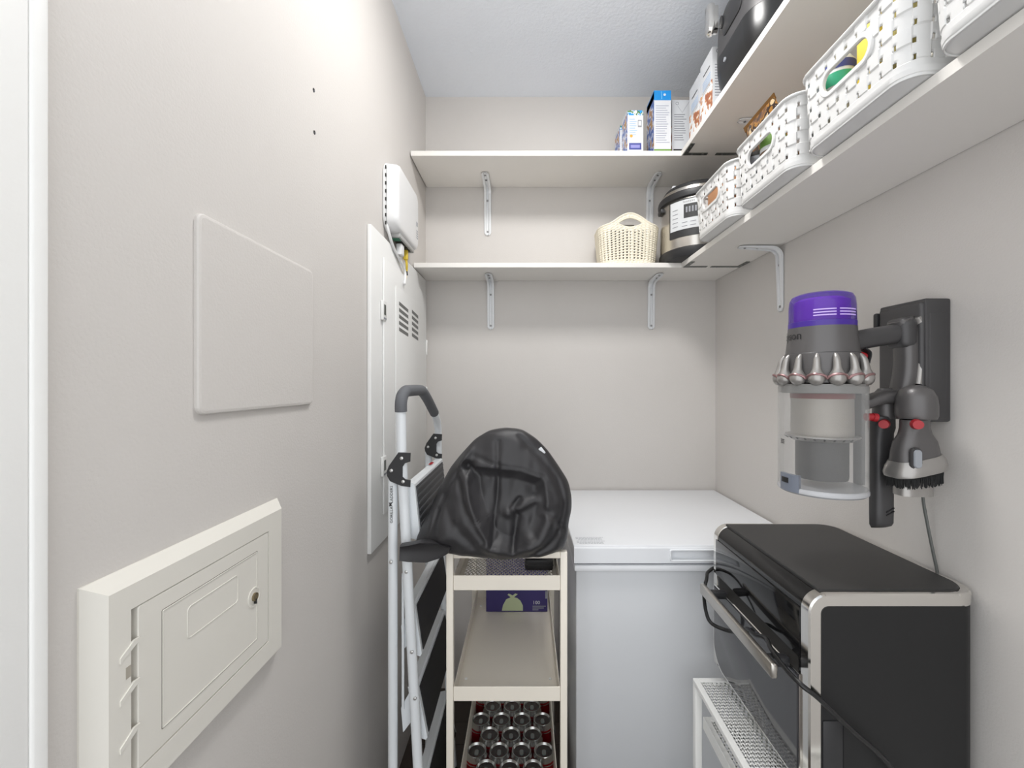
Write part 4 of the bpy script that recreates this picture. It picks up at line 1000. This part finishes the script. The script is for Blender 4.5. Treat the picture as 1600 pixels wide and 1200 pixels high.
# ------------------------------------------------------------------ cartons on the upper shelf
def carton(label, x0, x1, y0, y1, h, style, zb=UZ+.0006, slant=0.):
    t = thing('milk_carton', label, 'carton', ((x0+x1)/2, (y0+y1)/2, zb))
    z1 = zb+h; mb = MB()
    mb.loft([[(x0, y0, zb), (x1, y0, zb), (x1, y1, zb), (x0, y1, zb)], [(x0, y0, z1-slant), (x1, y0, z1-slant), (x1, y1, z1), (x0, y1, z1)]])
    bd = mb.build('body', M_ctn, t, smooth=False)
    e = .0004; w = x1-x0
    def fp(a, b, c, d, m, n='front_print', dd=e): MB().box(x0+a*w, x0+b*w, y0-dd, y0, zb+c*h, zb+d*h).build(n, m, bd)
    def lp(c, d, m, n='side_print', a=0., b=1.): MB().box(x0-e, x0, y0+(y1-y0)*a, y0+(y1-y0)*b, zb+c*h, zb+d*h).build(n, m, bd)
    def lines(z0, z1_, n, a=.1, b=.9, m=M_grey):
        for k in range(n): fp(a, a+(b-a)*random.uniform(.65, 1), z0+(z1_-z0)*k/n, z0+(z1_-z0)*k/n+.012, m, 'text_line', .0006)
    if style == 'blue_small':
        lp(.0, .97-slant/h, M_side); fp(0, 1, .90-slant/h, 1-slant/h, M_lid)
        mb = MB(); mb.loft([[(x0, y0, z1-slant), (x1, y0, z1-slant), (x1, y1, z1), (x0, y1, z1)], [(x0, y0, z1-slant+.0006), (x1, y0, z1-slant+.0006), (x1, y1, z1+.0006), (x0, y1, z1+.0006)]]); mb.build('lid_print', M_lid, bd, smooth=False)
        lines(.36, .74, 8, .12, .62, mat('pale_blue_print', (150, 186, 226), .5)); fp(.66, .9, .53, .68, M_grey, 'barcode', .0006); fp(.69, .87, .56, .66, M_ctn, 'barcode_window', .0008)
        fp(.1, .88, .05, .19, M_navy, 'badge', .0006); fp(.2, .78, .085, .15, mat('lilac_badge', (140, 140, 196), .5), 'badge_text', .0008)
        MB().loft([[(x0+.24*w+.0055*math.cos(k*PI/8), y0-d, zb+.34*h+.0055*math.sin(k*PI/8)) for k in range(16)] for d in (0, .0007)]).build('seal', mat('gold_seal', (206, 160, 60), .4), bd)
    if style == 'blue_tall':
        lp(0, .98, M_side); fp(0, 1, .84, 1, M_blue); fp(0, 1, .005, .035, M_green); lines(.14, .78, 17, .1, .92, mat('faint_text', (168, 172, 186), .5)); lp(.86, 1., M_blue)
        MB().loft([[(x0+.62*w+.0045*math.cos(k*PI/6), y0-d, zb+.93*h+.0045*math.sin(k*PI/6)) for k in range(12)] for d in (0, .0008)]).build('white_dot', M_ctn, bd)
        MB().poly([(x0+.42*w, y0-.0004, zb+.86*h), (x0+.47*w, y0-.0004, zb+.86*h), (x0+.45*w, y0-.0004, zb+.985*h), (x0+.41*w, y0-.0004, zb+.985*h)], (0, -.0005, 0)).build('fold_flap', mat('sky_flap', (110, 185, 230), .4), bd)
        MB().lathe([(.011, 0), (.011, .009), (.009, .011), (.001, .011)], 20, (x0+.66*w, (y0+y1)/2-.01, z1)).build('cap', M_navy, t)
    if style == 'white':
        lp(.1, .55, M_choc); lines(.3, .78, 12, .12, .78); fp(.08, .88, .12, .145, M_ink, 'black_bar', .0006)
        a = MB(); a.tube([(x0+.28*w+.0055*math.cos(k*PI/8), y0-.0003, zb+.94*h+.0055*math.sin(k*PI/8)) for k in range(17)], .0005, 5); a.build('round_mark', M_ink, bd)
        MB().tube([(x0+.3*w, y0-.0002, zb+.9*h), (x0+.55*w, y0-.0002, zb+.78*h), (x0+.95*w, y0-.0002, zb+.98*h)], .0005, 5).build('fold_line', M_grey, bd)
        # broad side faces left with an orange picture
        lp(.78, .8, M_ink, 'title', .2, .75)
        for k in range(6): lp(.68-k*.035, .69-k*.035, mat('pale_blue_print', (0, 0, 0)), 'text_line', .15, .8)
    return t
x = lambda px, Y: (px-VPX)*Y/FPX
carton('blue almond milk carton at the far left of the carton row, mostly hidden', x(969, 1.66)-.002, x(969, 1.66)+.056, 1.655, 1.745, .165, 'blue_small', slant=.012)
carton('short blue and white drink carton with round gold seal', x(980.5, 1.562), x(1005, 1.562), 1.562, 1.648, .172, 'blue_small', slant=.02)
carton('tall drink carton with bright blue top and navy cap', x(1022, 1.557), x(1048.5, 1.557), 1.557, 1.65, .222, 'blue_tall')
carton('plain white carton with a black bar printed low on its front', x(1050, 1.60), x(1079, 1.60), 1.60, 1.69, .216, 'white')
zc = zr(UZ, 1.49, UF)
carton('white carton with orange picture standing beside the black air fryer, farther one', .592, .655, 1.452, 1.542, .210, 'white', zc)
carton('white carton with orange picture tucked directly behind the black air fryer', .592, .655, 1.352, 1.445, .222, 'white', zr(UZ, 1.40, UF))

# ------------------------------------------------------------------ black air fryer on the upper shelf
y0, y1 = 1.055, 1.335; yc = (y0+y1)/2; zb = zr(UZ, yc, UF)+.0022
t = thing('air_fryer', 'rounded black air fryer with chrome handle on the top shelf', 'air fryer', (.68, yc, zb))
def af(layers, name, m, par=t, cxx=.685, w=.225, r=.075):
    mb = MB(); mb.loft([[(cxx+a, yc+b, zb+z) for a, b in rrect(w, y1-y0, r, 8)(i)] for z, i in layers]); return mb.build(name, m, par, ang=60)
af([(0, .05), (.005, .034), (.025, .016), (.05, .006), (.085, .001), (.118, 0)], 'lower_shell', mat('fryer_black', (26, 26, 27), .3))
up = af([(.1195, .0005), (.125, .0), (.22, .004), (.27, .02), (.29, .045), (.295, .07)], 'upper_shell', M_gund)
af([(.117, .001), (.1205, .001)], 'seam_band', M_ink)
mb = MB(); mb.plate((.5745, yc-.01, zb+.19), (0, 1, 0), (0, 0, 1), (-1, 0, 0), rrect(.11, .07, .02), [(0, 0), (.003, 0), (.0045, .003)]); mb.build('control_face', M_blackp, up)
mb = MB(); mb.plate((.573, yc+.085, zb+.245), (0, 1, 0), (0, 0, 1), (-1, 0, 0), rrect(.036, .095, .017), [(0, .006), (.012, .006), (.013, .001), (.022, 0), (.028, .003), (.031, .009)]); mb.build('handle', M_chrome, up)
mb = MB(); mb.loft([[(.574-d, yc+.045+.011*math.cos(k*PI/8), zb+.205+.017*math.sin(k*PI/8)) for k in range(16)] for d in (-.002, .005, .007)]); mb.build('dial', M_ink, up)
mb = MB(); mb.loft([[(.5735-d, yc+.03+.005*math.cos(k*PI/6), zb+.085+.0065*math.sin(k*PI/6)) for k in range(12)] for d in (0, .0035)]); mb.build('screw_mark', M_grey, t)
